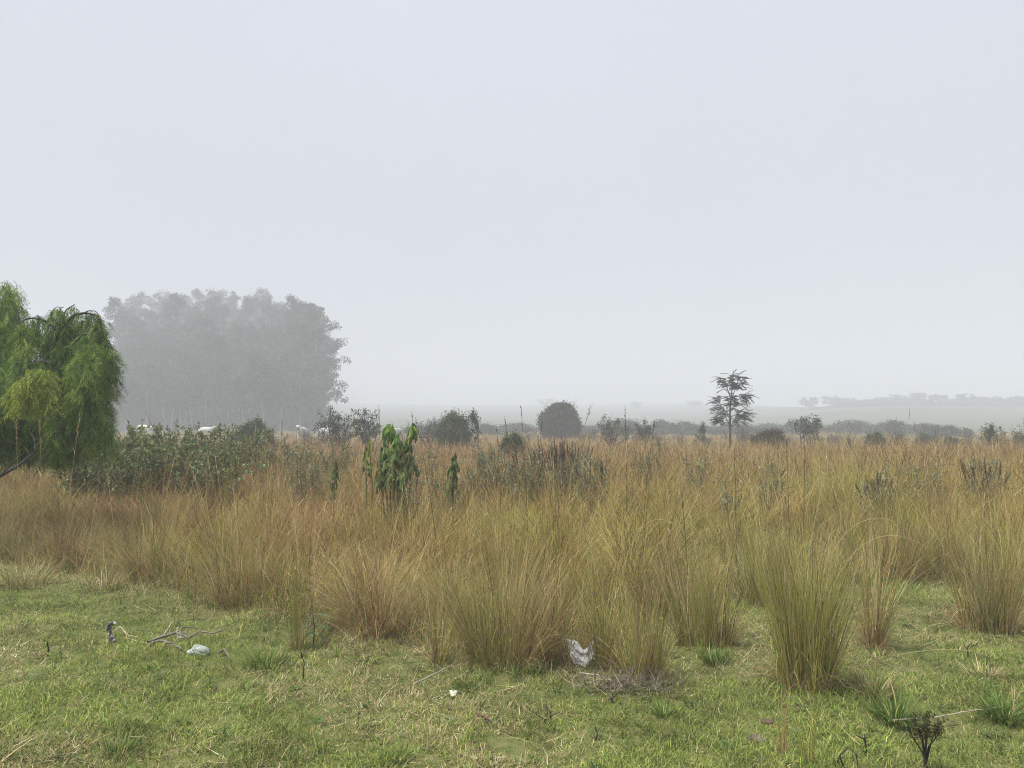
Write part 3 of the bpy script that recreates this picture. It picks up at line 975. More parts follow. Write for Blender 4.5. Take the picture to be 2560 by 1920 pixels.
# ------------------------------------------------------------------ feathery young tree
def build_feathery():
    rng = np.random.RandomState(42)
    Y = 42.0
    P0 = place(1826, Y)
    root = empty("feathery_tree", P0, "slender feathery tree with layered fern-like leaves rising alone above the copper grass", "tree")
    g = lambda px, py, dy=0.0: at(px, py, Y) + [0, dy, 0] - P0
    tb = MB(); lb = MB()
    bc = np.array([0.09, 0.085, 0.075])
    trunk = np.array([g(1826, 1120), g(1826, 1090), g(1826, 1068), g(1825, 1040), g(1826, 1015), g(1828, 998)])
    trunk[0, 2] = -0.1
    tube(tb, trunk, [0.075, 0.07, 0.065, 0.055, 0.05, 0.045], 8, bc)
    limbs = [([(1828, 998), (1820, 980), (1812, 958), (1806, 946)], -0.3, 0.55), ([(1828, 998), (1831, 975), (1834, 950), (1833, 937)], 0.25, 0.6),
             ([(1828, 998), (1838, 978), (1847, 955), (1852, 938)], 0.35, 0.6), ([(1828, 998), (1827, 980), (1826, 962), (1824, 948)], -0.7, 0.5),
             ([(1825, 1040), (1815, 1028), (1806, 1012), (1802, 1000)], 0.4, 0.6), ([(1826, 1015), (1838, 1004), (1850, 994), (1856, 990)], -0.4, 0.55),
             ([(1826, 1068), (1836, 1056), (1846, 1040), (1850, 1024)], 0.5, 0.7), ([(1826, 1068), (1834, 1062), (1842, 1048), (1846, 1036)], -0.8, 0.65),
             ([(1826, 1062), (1815, 1050), (1808, 1036), (1803, 1026)], -0.5, 0.6), ([(1826, 1068), (1816, 1060), (1808, 1052), (1806, 1046)], 0.6, 0.5),
             ([(1826, 1030), (1834, 1024), (1842, 1014), (1848, 1006)], 0.9, 0.6), ([(1826, 1020), (1822, 1008), (1818, 1000), (1815, 990)], -1.0, 0.5)]
    fl = []
    for pts, dy, fr in limbs:
        n = len(pts)
        Q = np.array([g(x, y, dy * i / (n - 1)) for i, (x, y) in enumerate(pts)])
        tube(tb, Q, np.linspace(0.03, 0.014, n), 5, bc)
        for j in range(27):
            t = rng.uniform(0.42, 1.0) * (n - 1); i = min(int(t), n - 2); f = t - i
            p = Q[i] * (1 - f) + Q[i + 1] * f
            fl.append((p, fr))
    tb.build("trunk", M_BARK, root, smooth=True)
    for p, fr in fl:
        out_ = p - np.array([0, 0, 0]); out_[2] = 0
        a = math.atan2(out_[1], out_[0]) + rng.normal(0, 0.75)
        Ln = fr * rng.uniform(0.85, 1.6)
        el = rng.normal(0.30, 0.28)
        k = 9
        pts = [p]; 
        for i in range(k):
            e = el - 0.75 * (i / k)
            pts.append(pts[-1] + np.array([math.cos(a) * math.cos(e), math.sin(a) * math.cos(e), math.sin(e)]) * Ln / k)
        pts = np.array(pts)
        tube(lb, pts, np.linspace(0.008, 0.004, k + 1), 3, bc)
        T = nrm(np.gradient(pts, axis=0))
        up = np.array([0, 0, 1.0])
        m = 26
        tt = np.linspace(0.22, 0.99, m) * k
        ii = np.minimum(tt.astype(int), k - 1); ff = (tt - ii)[:, None]
        B = pts[ii] * (1 - ff) + pts[ii + 1] * ff
        TT = T[ii]
        S = nrm(np.cross(TT, up))
        wl = 0.105 * np.sin(np.linspace(0.5, 2.9, m)) + 0.03
        c = pick(rng, [(0.06, 0.075, 0.04), (0.045, 0.055, 0.03), (0.075, 0.09, 0.05)], [1, 1, 1], m, 0.15)
        for sg in (-1, 1):
            D = S * sg + TT * 0.45 + rng.normal(0, 0.1, (m, 3)) - up * 0.12
            leaves(lb, rng, B, D, wl, 0.036, c, roll=np.tile(up, (m, 1)) + rng.normal(0, 0.2, (m, 3)))
    lb.build("crown", M_FARLEAF, root)
    KEEP.append((P0[0], P0[1], 0.3))


build_feathery()


# ------------------------------------------------------------------ eucalyptus grove in the fog
def eucalyptus(P, H, Wd, seed, label, group, low=0.2, dens=1.0, lean=0.0, pale=0.5, lside=0.0):
    rng = np.random.RandomState(seed)
    root = empty("eucalyptus_tree", P, label, "tree", group)
    tb = MB()
    bark = np.array([0.36, 0.33, 0.29]) * pale + np.array([0.10, 0.095, 0.085]) * (1 - pale)
    k = 9
    zz = np.linspace(0, H * 0.93, k)
    wob = np.cumsum(rng.normal(0, 0.12, (k, 2)), 0)
    T = np.stack([wob[:, 0] + lean * zz, wob[:, 1], zz], -1); T[0, :2] = 0; T[0, 2] = -0.3
    tube(tb, T, np.linspace(0.30, 0.05, k) * (H / 26), 7, bark)
    lb = MB()
    nb = int(34 * dens)
    CC = []
    for i in range(nb):
        f = low + (0.97 - low) * (i + rng.rand()) / nb
        j = f * (k - 1); a_ = min(int(j), k - 2); ff = j - a_
        p = T[a_] * (1 - ff) + T[a_ + 1] * ff
        az = rng.rand() * 6.28
        g = (f - low) / (1 - low)
        ext = Wd * 0.5 * (0.55 + 0.75 * math.sin(math.pi * min(1, 0.25 + 0.72 * g))) * rng.uniform(0.35, 1.0) * (1 - 0.45 * max(0, g - 0.75) / 0.25)
        d = np.array([math.cos(az) + lside, math.sin(az), rng.uniform(0.35, 0.9)]); d = d / np.linalg.norm(d[:2])
        q = [p]
        for s_ in range(4):
            d = d + np.array([0, 0, -0.16]) + rng.normal(0, 0.12, 3)
            q.append(q[-1] + d * ext / 4)
        q = np.array(q)
        tube(tb, q, np.linspace(0.07, 0.02, 5), 4, bark * 0.8)
        for s_ in range(rng.randint(3, 6)):
            t = rng.uniform(0.45, 1.05) * 4; u = min(int(t), 3); v = t - u
            CC.append((q[u] * (1 - v) + q[u + 1] * v + rng.normal(0, 0.45, 3), rng.uniform(0.55, 1.35)))
    C = np.array([c[0] for c in CC]); Rr = np.array([c[1] for c in CC])
    per = 58
    n = len(C) * per
    off = rdir(rng, n) * (rng.rand(n) ** 0.45)[:, None] * np.repeat(Rr, per)[:, None] * [1, 1, 0.75]
    P_ = np.repeat(C, per, 0) + off
    D = rng.normal(0, 0.6, (n, 3)) + [0, 0, -0.7]
    c = np.repeat(pick(rng, [(0.05, 0.065, 0.04), (0.038, 0.05, 0.032), (0.07, 0.085, 0.05)], [2, 2, 1], len(C), 0.2), per, 0)
    leaves(lb, rng, P_, D, rng.uniform(0.30, 0.65, n), rng.uniform(0.15, 0.30, n), c)
    tb.build("trunk", M_BARK, root, smooth=True)
    lb.build("crown", M_FARLEAF, root)
    return root


def build_grove():
    rng = np.random.RandomState(9)
    G = "eucalyptus trees of the foggy grove"
    # px, py_top, distance, crown width m, label
    named = [
        (786, 758, 140, 9.5, "eucalyptus on the right edge of the grove with ragged clumps reaching out", dict(low=0.08, dens=1.5, lside=0.3, lean=0.008)),
        (772, 735, 146, 8.5, "tall eucalyptus just inside the right edge of the grove", dict(low=0.15, dens=1.3)),
        (728, 714, 150, 8.0, "eucalyptus with the pointed tuft on top near the right side of the grove", dict(low=0.15, dens=1.3)),
        (286, 720, 152, 7.0, "thin see-through eucalyptus at the left edge of the grove", dict(low=0.2, dens=0.9)),
        (428, 704, 154, 7.5, "highest eucalyptus in the left half of the grove", dict(low=0.2, dens=1.2)),
    ]
    for k, (px, pt, Y, w, label, kw) in enumerate(named):
        P = place(px, Y)
        eucalyptus(P, at(px, pt, Y)[2] - P[2], w, 1200 + k, label, G, **kw)
    shared = "grey-green eucalyptus merged with its neighbours inside the foggy grove"
    k = 0
    for row, (Y, off, tops) in enumerate([(130, 8, (880, 940)), (139, 0, (810, 870)), (150, 17, (745, 800)), (168, 5, (705, 745)), (195, 22, (688, 722)), (230, 0, (685, 718))]):
        for px in np.arange(318, 765, 48):
            x = px + off + rng.uniform(-14, 14)
            YY = Y + rng.uniform(-3, 3)
            P = place(x, YY)
            f = 1 - 0.10 * (abs(x - 520) / 260) ** 2
            H = (at(x, rng.uniform(*tops), YY)[2] - P[2]) * f
            eucalyptus(P, H, rng.uniform(6.5, 9.0), 1300 + k, shared, G, low=rng.uniform(0.03, 0.12) if row > 1 else rng.uniform(0.30, 0.5), dens=1.55 if row > 1 else 1.0, pale=rng.uniform(0.2, 0.7) if row > 1 else rng.uniform(0.6, 1.0), lean=rng.normal(0, 0.008))
            k += 1
    # pale dead trunks standing in front
    for px, pt, px2, label in [(452, 935, 446, "tall pale dead trunk standing against the left half of the grove"), (480, 1003, 472, "short leaning dead trunk beside the tall pale one")]:
        Y = 132
        P = place(px, Y)
        mb = MB(); n = 10
        top = at(px2, pt, Y)
        t = np.linspace(0, 1, n)[:, None]
        rg = np.random.RandomState(px)
        Q = (top - P)[None] * t + np.cumsum(rg.normal(0, 0.05, (n, 3)), 0) * [1, 1, 0]
        Q[0, 2] = -0.2
        tube(mb, Q, np.linspace(0.14, 0.05, n), 7, np.array([0.42, 0.41, 0.38]))
        for b in range(3):
            i = rg.randint(5, 9); d = np.array([rg.normal(0, 0.5), rg.normal(0, 0.5), 1.0])
            tube(mb, np.array([Q[i], Q[i] + d * 0.7, Q[i] + d * 1.4]), [0.05, 0.035, 0.02], 5, np.array([0.4, 0.39, 0.36]))
        o = mb.build("dead_tree", M_BARK, smooth=True)
        o.location = tuple(P)
        tag(o, label, "dead tree", "dead trunks before the grove")
    for i, px in enumerate(np.linspace(285, 760, 17)):
        P = place(px + rng.uniform(-10, 10), rng.uniform(133, 150))
        shrub('grove_scrub', P, rng.uniform(2.6, 5.0), rng.uniform(3.5, 6.0), 1550 + i, 'far', "dim scrub under the eucalyptus trunks of the foggy grove", 'scrub', "scrub under the foggy grove", DKGREEN, M_FARLEAF, 0.4)
    # scrub along the grove's foot
    for i, px in enumerate([770, 800, 835]):
        P = place(px, 136)
        shrub('bush', P, 3.4 - 0.4 * i, 5.0, 1500 + i, 'far', ["bush below the ragged right edge of the grove", "smaller bush right of the grove's foot", "last low bush trailing off right of the grove"][i], 'bush', None, DKGREEN, M_FARLEAF, 0.35)


build_grove()


# ------------------------------------------------------------------ trees on the hill
def hill_tree(P, H, Wd, seed, label, group, flat=0.5):
    rng = np.random.RandomState(seed)
    root = empty("hill_tree", P, label, "tree", group)
    tb = MB(); lb = MB()
    t = np.array([[0, 0, -0.4], [rng.normal(0, .1), 0, H * 0.25], [rng.normal(0, .2), 0, H * 0.5], [rng.normal(0, .3), 0, H * 0.8]])
    tube(tb, t, np.array([0.30, 0.25, 0.2, 0.08]) * H / 8, 6, BARKC)
    CC = []
    for i in range(38):
        a = rng.rand() * 6.28
        z = H * ((0.12 + 0.25 * flat) + (0.88 - 0.25 * flat) * rng.rand() ** (1 - 0.4 * flat))
        rr = Wd * 0.5 * math.sqrt(rng.rand()) * (0.65 + 0.5 * (z / H))
        e = np.array([math.cos(a) * rr, math.sin(a) * rr, z * (1 - 0.12 * (rr / Wd) ** 2)])
        tube(tb, np.array([t[1] * 0.5 + t[2] * 0.5, (t[2] + e) * 0.5, e]), [0.12, 0.07, 0.03], 4, BARKC)
        CC.append(e)
    C = np.array(CC); per = 46; n = len(C) * per
    P_ = np.repeat(C, per, 0) + rdir(rng, n) * (rng.rand(n) ** 0.4)[:, None] * np.repeat(rng.uniform(0.5, 1.1, len(C)), per)[:, None] * [1.25, 1.25, 0.6] * (Wd / 7)
    leaves(lb, rng, P_, rdir(rng, n) + [0, 0, -0.2], rng.uniform(0.3, 0.65, n), rng.uniform(0.2, 0.4, n), pick(rng, *DKGREEN, n, 0.15))
    tb.build("trunk", M_BARK, root)
    lb.build("crown", M_FARLEAF, root)


HILL = [(2025, 994, 37, 0.2, "round faded hill tree, first from the left on the ridge"),
        (2084, 992, 46, 0.4, "broad faded hill tree left of the rounded pair's other half"),
        (2112, 996, 42, 0.2, "round-shouldered hill tree before the bare gap in the ridge trees"),
        (2170, 1000, 26, 0.4, "small ragged hill tree starting the long row after the gap"),
        (2197, 995, 38, 0.3, "low domed hill tree in the long row"),
        (2234, 987, 36, 0.3, "high domed hill tree in the long row"),
        (2268, 992, 46, 0.3, "wide hill tree leaning against the tallest one"),
        (2298, 982, 30, 0.9, "tallest flat-topped hill tree on the ridge"),
        (2324, 998, 20, 0.4, "smallest hill tree right of the tallest one"),
        (2350, 987, 36, 0.8, "flat-topped hill tree with an open foot"),
        (2392, 995, 46, 0.2, "broad low hill tree left of the second tall flat top"),
        (2416, 986, 32, 0.8, "second tall flat-topped hill tree"),
        (2444, 993, 44, 0.3, "left half of the wide low hill tree clump"),
        (2474, 993, 40, 0.3, "right half of the wide low hill tree clump"),
        (2506, 996, 32, 0.6, "small flat hill tree with sky under its crown"),
        (2532, 992, 36, 0.6, "hill tree next to the one cut by the right edge"),
        (2562, 993, 36, 0.4, "hill tree cut by the right edge of the photo"),
        (1592, 1004, 22, 0.3, "faint hill tree almost lost in fog left of the feathery tree"),
        (1738, 1003, 32, 0.3, "faint hill tree almost lost in fog just left of the feathery tree's crown"),
        (1366, 998, 40, 0.3, "ghostly hill tree in the fog above the round bush")]


def build_hill_trees():
    for k, (px, pt, w, flat, label) in enumerate(HILL):
        Y = (322 if px > 2300 else 340) if px > 1900 else 470
        P = place(px, Y)
        H = max(3.0, at(px, pt, Y)[2] - P[2])
        hill_tree(P, H, w / FPX * Y * 1.15, 1700 + k, label, "trees along the hill in the fog", flat)
    mb = MB(); rng = np.random.RandomState(3)
    n = 26000
    px = rng.uniform(2000, 2640, n)
    Y = 330 + rng.normal(0, 3.5, n)
    x = (px - 1280) / FPX * Y
    z = ground_z(x, Y) + rng.rand(n) * 3.2 * (0.15 + 1.3 * fbm(x * 0.15, x * 0.0 + 3, 3)) * sstep(2000, 2200, px)
    P = np.stack([x, Y, z], -1)
    leaves(mb, rng, P, rdir(rng, n), rng.uniform(0.4, 0.8, n), rng.uniform(0.25, 0.45, n), pick(rng, *DKGREEN, n, 0.15))
    o = mb.build("hedge", M_FARLEAF, origin=(170, 330, float(ground_z(170, 330))))
    tag(o, "low hazy hedge running under the long row of hill trees", "hedge")


build_hill_trees()


# ------------------------------------------------------------------ cattle
def cow_mesh(name, pose):
    """zebu cow standing along +X, one continuous skinned body"""
    J = {
        'pelvis': (-0.62, 0, 1.18, 0.26, 0.30), 'loin': (-0.25, 0, 1.16, 0.28, 0.36), 'rib': (0.15, 0, 1.12, 0.28, 0.38), 'chest': (0.50, 0, 1.12, 0.24, 0.36),
        'rump': (-0.82, 0, 1.14, 0.16, 0.2),
        'hump': (0.50, 0, 1.44, 0.10, 0.14),
    }
    if pose == 'graze':
        J.update({'neck1': (0.80, 0, 1.0, 0.15, 0.19), 'neck2': (1.05, 0.03, 0.72, 0.12, 0.14), 'poll': (1.18, 0.05, 0.50, 0.11, 0.12), 'face': (1.27, 0.06, 0.32, 0.085, 0.09), 'muzzle': (1.33, 0.07, 0.16, 0.07, 0.065)})
    else:
        J.update({'neck1': (0.78, 0, 1.28, 0.14, 0.19), 'neck2': (0.98, 0.02, 1.45, 0.11, 0.14), 'poll': (1.12, 0.04, 1.57, 0.11, 0.12), 'face': (1.28, 0.05, 1.47, 0.085, 0.095), 'muzzle': (1.44, 0.06, 1.36, 0.07, 0.065)})
    J.update({'dewlap': ((0.72, 0, 0.86, 0.05, 0.12))})
    E = [('pelvis', 'loin'), ('loin', 'rib'), ('rib', 'chest'), ('chest', 'neck1'), ('neck1', 'neck2'), ('neck2', 'poll'), ('poll', 'face'), ('face', 'muzzle'), ('pelvis', 'rump'), ('chest', 'hump'), ('chest', 'dewlap')]
    for s, sx in ((1, 'a'), (-1, 'b')):
        o = 0.06 * s
        J['hip' + sx] = (-0.68, 0.17 * s, 0.98, 0.15, 0.17); J['stifle' + sx] = (-0.56 + o, 0.20 * s, 0.74, 0.10, 0.12)
        J['hock' + sx] = (-0.82 + o, 0.18 * s, 0.45, 0.055, 0.06); J['hfet' + sx] = (-0.76 + o, 0.18 * s, 0.12, 0.04, 0.04); J['hhoof' + sx] = (-0.73 + o, 0.18 * s, 0.0, 0.055, 0.055)
        J['sho' + sx] = (0.50, 0.17 * s, 0.92, 0.13, 0.15); J['elb' + sx] = (0.46 - o, 0.18 * s, 0.70, 0.08, 0.09)
        J['knee' + sx] = (0.50 - o, 0.17 * s, 0.40, 0.05, 0.05); J['ffet' + sx] = (0.49 - o, 0.17 * s, 0.12, 0.038, 0.038); J['fhoof' + sx] = (0.53 - o, 0.17 * s, 0.0, 0.052, 0.052)
        E += [('pelvis', 'hip' + sx), ('hip' + sx, 'stifle' + sx), ('stifle' + sx, 'hock' + sx), ('hock' + sx, 'hfet' + sx), ('hfet' + sx, 'hhoof' + sx),
              ('chest', 'sho' + sx), ('sho' + sx, 'elb' + sx), ('elb' + sx, 'knee' + sx), ('knee' + sx, 'ffet' + sx), ('ffet' + sx, 'fhoof' + sx)]
        px, py, pz = J['poll'][:3]
        J['ear' + sx] = (px - 0.04, py + 0.24 * s, pz - 0.06, 0.03, 0.06)
        E.append(('poll', 'ear' + sx))
    J['tail1'] = (-0.95, 0, 0.98, 0.03, 0.03); J['tail2'] = (-0.97, 0.02, 0.55, 0.02, 0.02); J['tail3'] = (-0.96, 0.03, 0.35, 0.04, 0.04)
    E += [('rump', 'tail1'), ('tail1', 'tail2'), ('tail2', 'tail3')]
    names = list(J)
    me = bpy.data.meshes.new(name)
    me.from_pydata([J[k][:3] for k in names], [(names.index(a), names.index(b)) for a, b in E], [])
    ob = bpy.data.objects.new(name, me)
    col.objects.link(ob)
    sk = ob.modifiers.new("skin", 'SKIN')
    for i, k in enumerate(names):
        me.skin_vertices[0].data[i].radius = J[k][3:5]
        me.skin_vertices[0].data[i].use_root = (k == 'pelvis')
    ob.modifiers.new("sub", 'SUBSURF').levels = 1
    dg = bpy.context.evaluated_depsgraph_get()
    fin = bpy.data.meshes.new_from_object(ob.evaluated_get(dg))
    bpy.data.objects.remove(ob)
    bpy.data.meshes.remove(me)
    n = len(fin.vertices)
    co = np.zeros(n * 3, np.float32); fin.vertices.foreach_get("co", co); co = co.reshape(-1, 3)
    c = np.tile(np.array([0.58, 0.565, 0.54, 1], np.float32), (n, 1))
    c[co[:, 2] < 0.07, :3] = (0.10, 0.09, 0.08)
    mz = np.array(J['muzzle'][:3])
    c[np.linalg.norm(co - mz, axis=1) < 0.1, :3] = (0.16, 0.13, 0.12)
    ca = fin.color_attributes.new("Col", 'FLOAT_COLOR', 'POINT'); ca.data.foreach_set("color", c.ravel())
    fin.polygons.foreach_set("use_smooth", np.ones(len(fin.polygons), dtype=bool))
    fin.materials.clear(); fin.materials.append(M_COAT)
    fin.name = name
    return fin, J


def build_cattle():
    meshes = {p: cow_mesh("cow_" + p, p) for p in ('stand', 'graze')}
    # px, py of the back line, distance, heading (deg, 0 = facing right), pose, label
    herd = [(360, 1059, 84, 178, 'graze', "white cow of which only the back shows above the brambles, leftmost of the herd"),
            (514, 1066, 80, 4, 'stand', "white cow facing right with head up behind the middle of the brambles"),
            (596, 1068, 78, 18, 'graze', "white cow half hidden at the right end of the brambles"),
            (756, 1065, 64, 265, 'stand', "white cow facing the camera in front of the grove"),
            (812, 1068, 76, 160, 'graze', "white cow behind the left side of the dark two-topped shrub"),
            (262, 1069, 88, 0, 'graze', "white cow behind the dark post beside the weeping tree"),
            (993, 1068, 66, 250, 'graze', "white cow partly hidden behind the big-leaved plant and bare twigs")]
    for k, (px, pt, Y, hd, pose, label) in enumerate(herd):
        me, J = meshes[pose]
        P = place(px, Y)
        o = bpy.data.objects.new("cow", me)
        col.objects.link(o)
        s = (at(px, pt, Y)[2] - P[2]) / 1.47
        s = min(max(s, 0.82), 1.12) * 0.95
        o.location = tuple(P); o.scale = (s, s, s); o.rotation_euler = (0, 0, R(hd))
        tag(o, label, "cow", "white cattle in front of the grove")
        for sg, sx in ((1, 'a'), (-1, 'b')):
            hb = MB(); px_, py_, pz_ = J['poll'][:3]
            tube(hb, np.array([[px_, py_ + 0.07 * sg, pz_ + 0.05], [px_ - 0.04, py_ + 0.13 * sg, pz_ + 0.13], [px_ - 0.03, py_ + 0.15 * sg, pz_ + 0.24]]), [0.03, 0.022, 0.006], 6, np.array([0.2, 0.18, 0.15]))
            hb.build("horn", M_BARK, o)


build_cattle()

# ------------------------------------------------------------------ fence post by the weeping tree
def build_post():
    P = place(266, 24)
    H = at(266, 1026, 24)[2] - P[2]
    mb = MB(); rng = np.random.RandomState(4)
    z = np.linspace(-0.2, H, 9)
    Q = np.stack([rng.normal(0, 0.006, 9), rng.normal(0, 0.006, 9), z], -1)
    tube(mb, Q, np.linspace(0.055, 0.045, 9), 8, np.array([0.06, 0.05, 0.045]))
    tube(mb, np.array([[0, 0, H - 0.001], [0, 0, H + 0.012]]), [0.045, 0.002], 8, np.array([0.10, 0.09, 0.08]))
    o = mb.build("fence_post", M_BARK, smooth=True)
    o.location = tuple(P)
    tag(o, "thin dark wooden post at the right edge of the weeping tree", "post")


build_post()


# ------------------------------------------------------------------ weeping pepper tree
def build_pepper():
    rng = np.random.RandomState(66)
    Y = 10.0
    P0 = np.array([at(-95, 1060, Y)[0], Y + 0.2, 0.0])
    P0[2] = float(ground_z(P0[0], P0[1]))
    root = empty("weeping_tree", P0, "weeping green tree with long hanging feathery leaves at the left edge", "tree")
    g = lambda px, py, dy=0.0: at(px, py, Y + dy) - P0
    bark = np.array([0.045, 0.036, 0.03])
    tb = MB()

    def limb(pts, r0, r1, sides=7):
        pts = np.array(pts)
        # smooth through the points
        t = np.linspace(0, len(pts) - 1, len(pts) * 4)
        i = np.minimum(t.astype(int), len(pts) - 2); f = (t - i)[:, None]
        m0 = np.gradient(pts, axis=0)
        h = lambda f: (2 * f ** 3 - 3 * f ** 2 + 1, f ** 3 - 2 * f ** 2 + f, -2 * f ** 3 + 3 * f ** 2, f ** 3 - f ** 2)
        a, b, c, d = h(f)
        Q = a * pts[i] + b * m0[i] + c * pts[i + 1] + d * m0[i + 1]
        Q = Q + np.cumsum(rng.normal(0, 0.004, Q.shape), 0)
        tube(tb, Q, np.linspace(r0, r1, len(Q)), sides, bark)
        return Q
    base = np.array([0, 0, -0.1])
    limb([base, np.array([0.02, 0, 0.5]), g(-70, 1090), g(-22, 1000)], 0.14, 0.09, 9)
    limb([g(-22, 1000), g(60, 960), g(110, 915), g(138, 872)], 0.085, 0.045)
    limb([g(-22, 1000), g(-10, 930, .1), g(-20, 830, .2), g(-16, 750, .3), g(-8, 716, .3)], 0.08, 0.02)
    limb([g(-22, 1000), g(50, 1000, -.4), g(110, 985, -.6), g(150, 960, -.8)], 0.05, 0.014)
    limb([g(-22, 1000), g(-80, 920, .3), g(-140, 850, .4)], 0.08, 0.03)
    arcs = [
        ([(138, 872), (145, 845), (140, 825), (112, 803), (75, 800), (50, 813), (38, 822)], -0.1, 0.030, 0.006),
        ([(145, 845), (160, 815), (185, 790), (210, 784), (236, 787), (250, 802), (256, 830)], 0.1, 0.028, 0.005),
        ([(138, 872), (165, 872), (195, 850), (214, 835), (232, 845), (240, 880)], -0.45, 0.024, 0.005),
        ([(138, 872), (150, 845), (160, 805), (168, 778), (190, 762)], 0.25, 0.02, 0.005),
        ([(140, 860), (175, 840), (204, 812), (226, 808), (242, 816)], 0.55, 0.022, 0.005),
        ([(205, 784), (226, 776), (244, 784), (254, 800)], 0.15, 0.010, 0.003),
        ([(238, 866), (262, 850), (276, 858), (280, 880), (280, 905)], 0.0, 0.007, 0.002),
        ([(140, 825), (128, 790), (140, 768), (158, 770)], 0.0, 0.009, 0.003),
        ([(60, 960), (70, 920), (90, 900), (118, 905)], -0.7, 0.02, 0.004),
        ([(110, 803), (95, 790), (88, 785)], -0.1, 0.010, 0.004),
    ]
    origins = []
    for pts, dy, r0, r1 in arcs:
        Q = limb([g(x, y, dy * (i / max(1, len(pts) - 1))) for i, (x, y) in enumerate(pts)], r0, r1, 5)
        for q in Q[len(Q) // 3::2]:
            origins.append((q, 0.45, 0))
    # hanging columns of foliage: (px, top, bottom, radius px, depth offset, strands, colour group)
    lobes = [
        (2, 672, 930, 60, 0.35, 120, 1), (-75, 650, 1000, 80, 0.5, 60, 0), (90, 790, 1010, 44, -0.1, 62, 1),
        (180, 768, 850, 22, 0.2, 10, 1), (165, 900, 1080, 34, 0.5, 30, 0), (190, 800, 1105, 58, 0.15, 100, 0), (232, 806, 1085, 38, 0.1, 84, 0),
        (214, 860, 1110, 48, -0.45, 60, 0), (268, 880, 985, 16, 0.0, 14, 0),
        (64, 880, 1130, 66, 0.1, 90, 0), (-30, 840, 1140, 80, 0.1, 70, 0), (100, 905, 1015, 36, -1.25, 60, 2), (150, 930, 1130, 50, 0.6, 60, 0),
        (30, 960, 1140, 60, -0.6, 50, 0), (180, 960, 1140, 60, 0.0, 50, 0),
        (-140, 800, 1120, 90, 0.4, 50, 0), (20, 850, 1150, 80, -0.85, 110, 0), (100, 1000, 1150, 66, -0.6, 60, 0), (225, 960, 1135, 52, -0.1, 56, 0),
        (-40, 930, 1160, 60, -0.9, 60, 0), (160, 1010, 1150, 56, -0.3, 50, 0),
    ]
    PALS = [([(0.18, 0.285, 0.048), (0.125, 0.21, 0.04), (0.25, 0.35, 0.065), (0.07, 0.125, 0.028)], [4, 3, 2.5, 2]),
            ([(0.26, 0.37, 0.075), (0.33, 0.43, 0.10), (0.18, 0.28, 0.055)], [3, 2, 3]),
            ([(0.30, 0.36, 0.06), (0.36, 0.40, 0.08), (0.20, 0.27, 0.045)], [3, 2, 2])]
    lb = MB()
    strands = []
    for px, top, bot, rp, dy, n, cg in lobes:
        c = g(px, top, dy); zb = g(px, bot, dy)[2]; zt = c[2]
        rm = rp / FPX * Y * 0.74; n = int(n * 0.62)
        nr = max(3, n // 9)
        ra = rng.rand(nr) * 6.28; rq = rm * np.sqrt(rng.rand(nr)); rt = rng.uniform(0.0, 0.22, nr)
        for i in range(n):
            j = rng.randint(nr)
            X_, Y_ = rq[j] * math.cos(ra[j]) + rng.normal(0, 0.035), rq[j] * math.sin(ra[j]) + rng.normal(0, 0.04)
            a = math.atan2(Y_, X_) + rng.normal(0, 0.8); rr = math.hypot(X_, Y_)
            f = rng.rand() ** 1.2
            dome = zt - 0.35 * rm * (rr / rm) ** 2 - rt[j] * min(1, rm / 0.2)
            Ln = rng.uniform(0.35, 0.85)
            z = dome - f * max(0.0, dome - zb - 0.45)
            Ln = min(Ln, max(0.2, z - zb))
            strands.append((np.array([c[0] + X_, c[1] + Y_ * 1.25, z]), a, Ln, cg))
    for q, ln, cg in origins:
        for _ in range(2):
            strands.append((q, rng.rand() * 6.28, rng.uniform(0.25, ln + 0.2), cg))
    LP, LD, LC, LL = [], [], [], []
    for p, a, Ln, cg in strands:
        k = max(4, int(Ln / 0.085))
        h = rng.uniform(0.02, 0.10)
        t = np.linspace(0, 1, k + 1)
        x = np.minimum(1, t * 2.2) ** 0.7 * h
        rise = 0.05 * np.sin(np.minimum(1, t * 2.5) * math.pi)
        Q = p + np.stack([np.cos(a) * x, np.sin(a) * x, rise - Ln * t ** 1.15], -1) + rng.normal(0, 0.006, (k + 1, 3))
        tube(tb if False else lb, Q, np.linspace(0.003, 0.0012, k + 1), 3, np.array([0.07, 0.085, 0.03]))
        # pinnate leaves along the strand
        tone = pick(rng, *PALS[cg], 1, 0.12)[0]
        m = int(Ln / 0.040)
        tt = rng.uniform(0.06, 1.0, m) * k
        ii = np.minimum(tt.astype(int), k - 1); ff = (tt - ii)[:, None]
        B = Q[ii] * (1 - ff) + Q[ii + 1] * ff
        la = rng.rand(m) * 6.28
        dn = rng.uniform(0.5, 1.5, m)
        D = nrm(np.stack([np.cos(la), np.sin(la), -dn], -1))
        rl = rng.uniform(0.10, 0.19, m)
        pr = 9
        u = np.linspace(0.12, 1.0, pr)
        side = nrm(np.cross(D, rdir(rng, m)))
        droop = np.array([0, 0, -1.0])
        for s_ in (-1, 1):
            Bp = B[:, None] + D[:, None] * (rl[:, None] * u[None])[..., None] + droop * (0.25 * rl[:, None] * u[None] ** 2)[..., None]
            Dl = side[:, None] * s_ + D[:, None] * 0.9 + rng.normal(0, 0.15, (m, pr, 3)) + droop * 0.35
            LP.append(Bp.reshape(-1, 3)); LD.append(Dl.reshape(-1, 3))
            cc = tone * (1 + rng.normal(0, 0.13, (m, 1, 1))) * np.ones((1, pr, 1)) * (1 + rng.normal(0, 0.06, (m, pr, 1)))
            LC.append(np.broadcast_to(cc, (m, pr, 3)).reshape(-1, 3) if cc.shape[-1] == 3 else cc.reshape(-1, 3))
            LL.append(np.full(m * pr, 1.0))
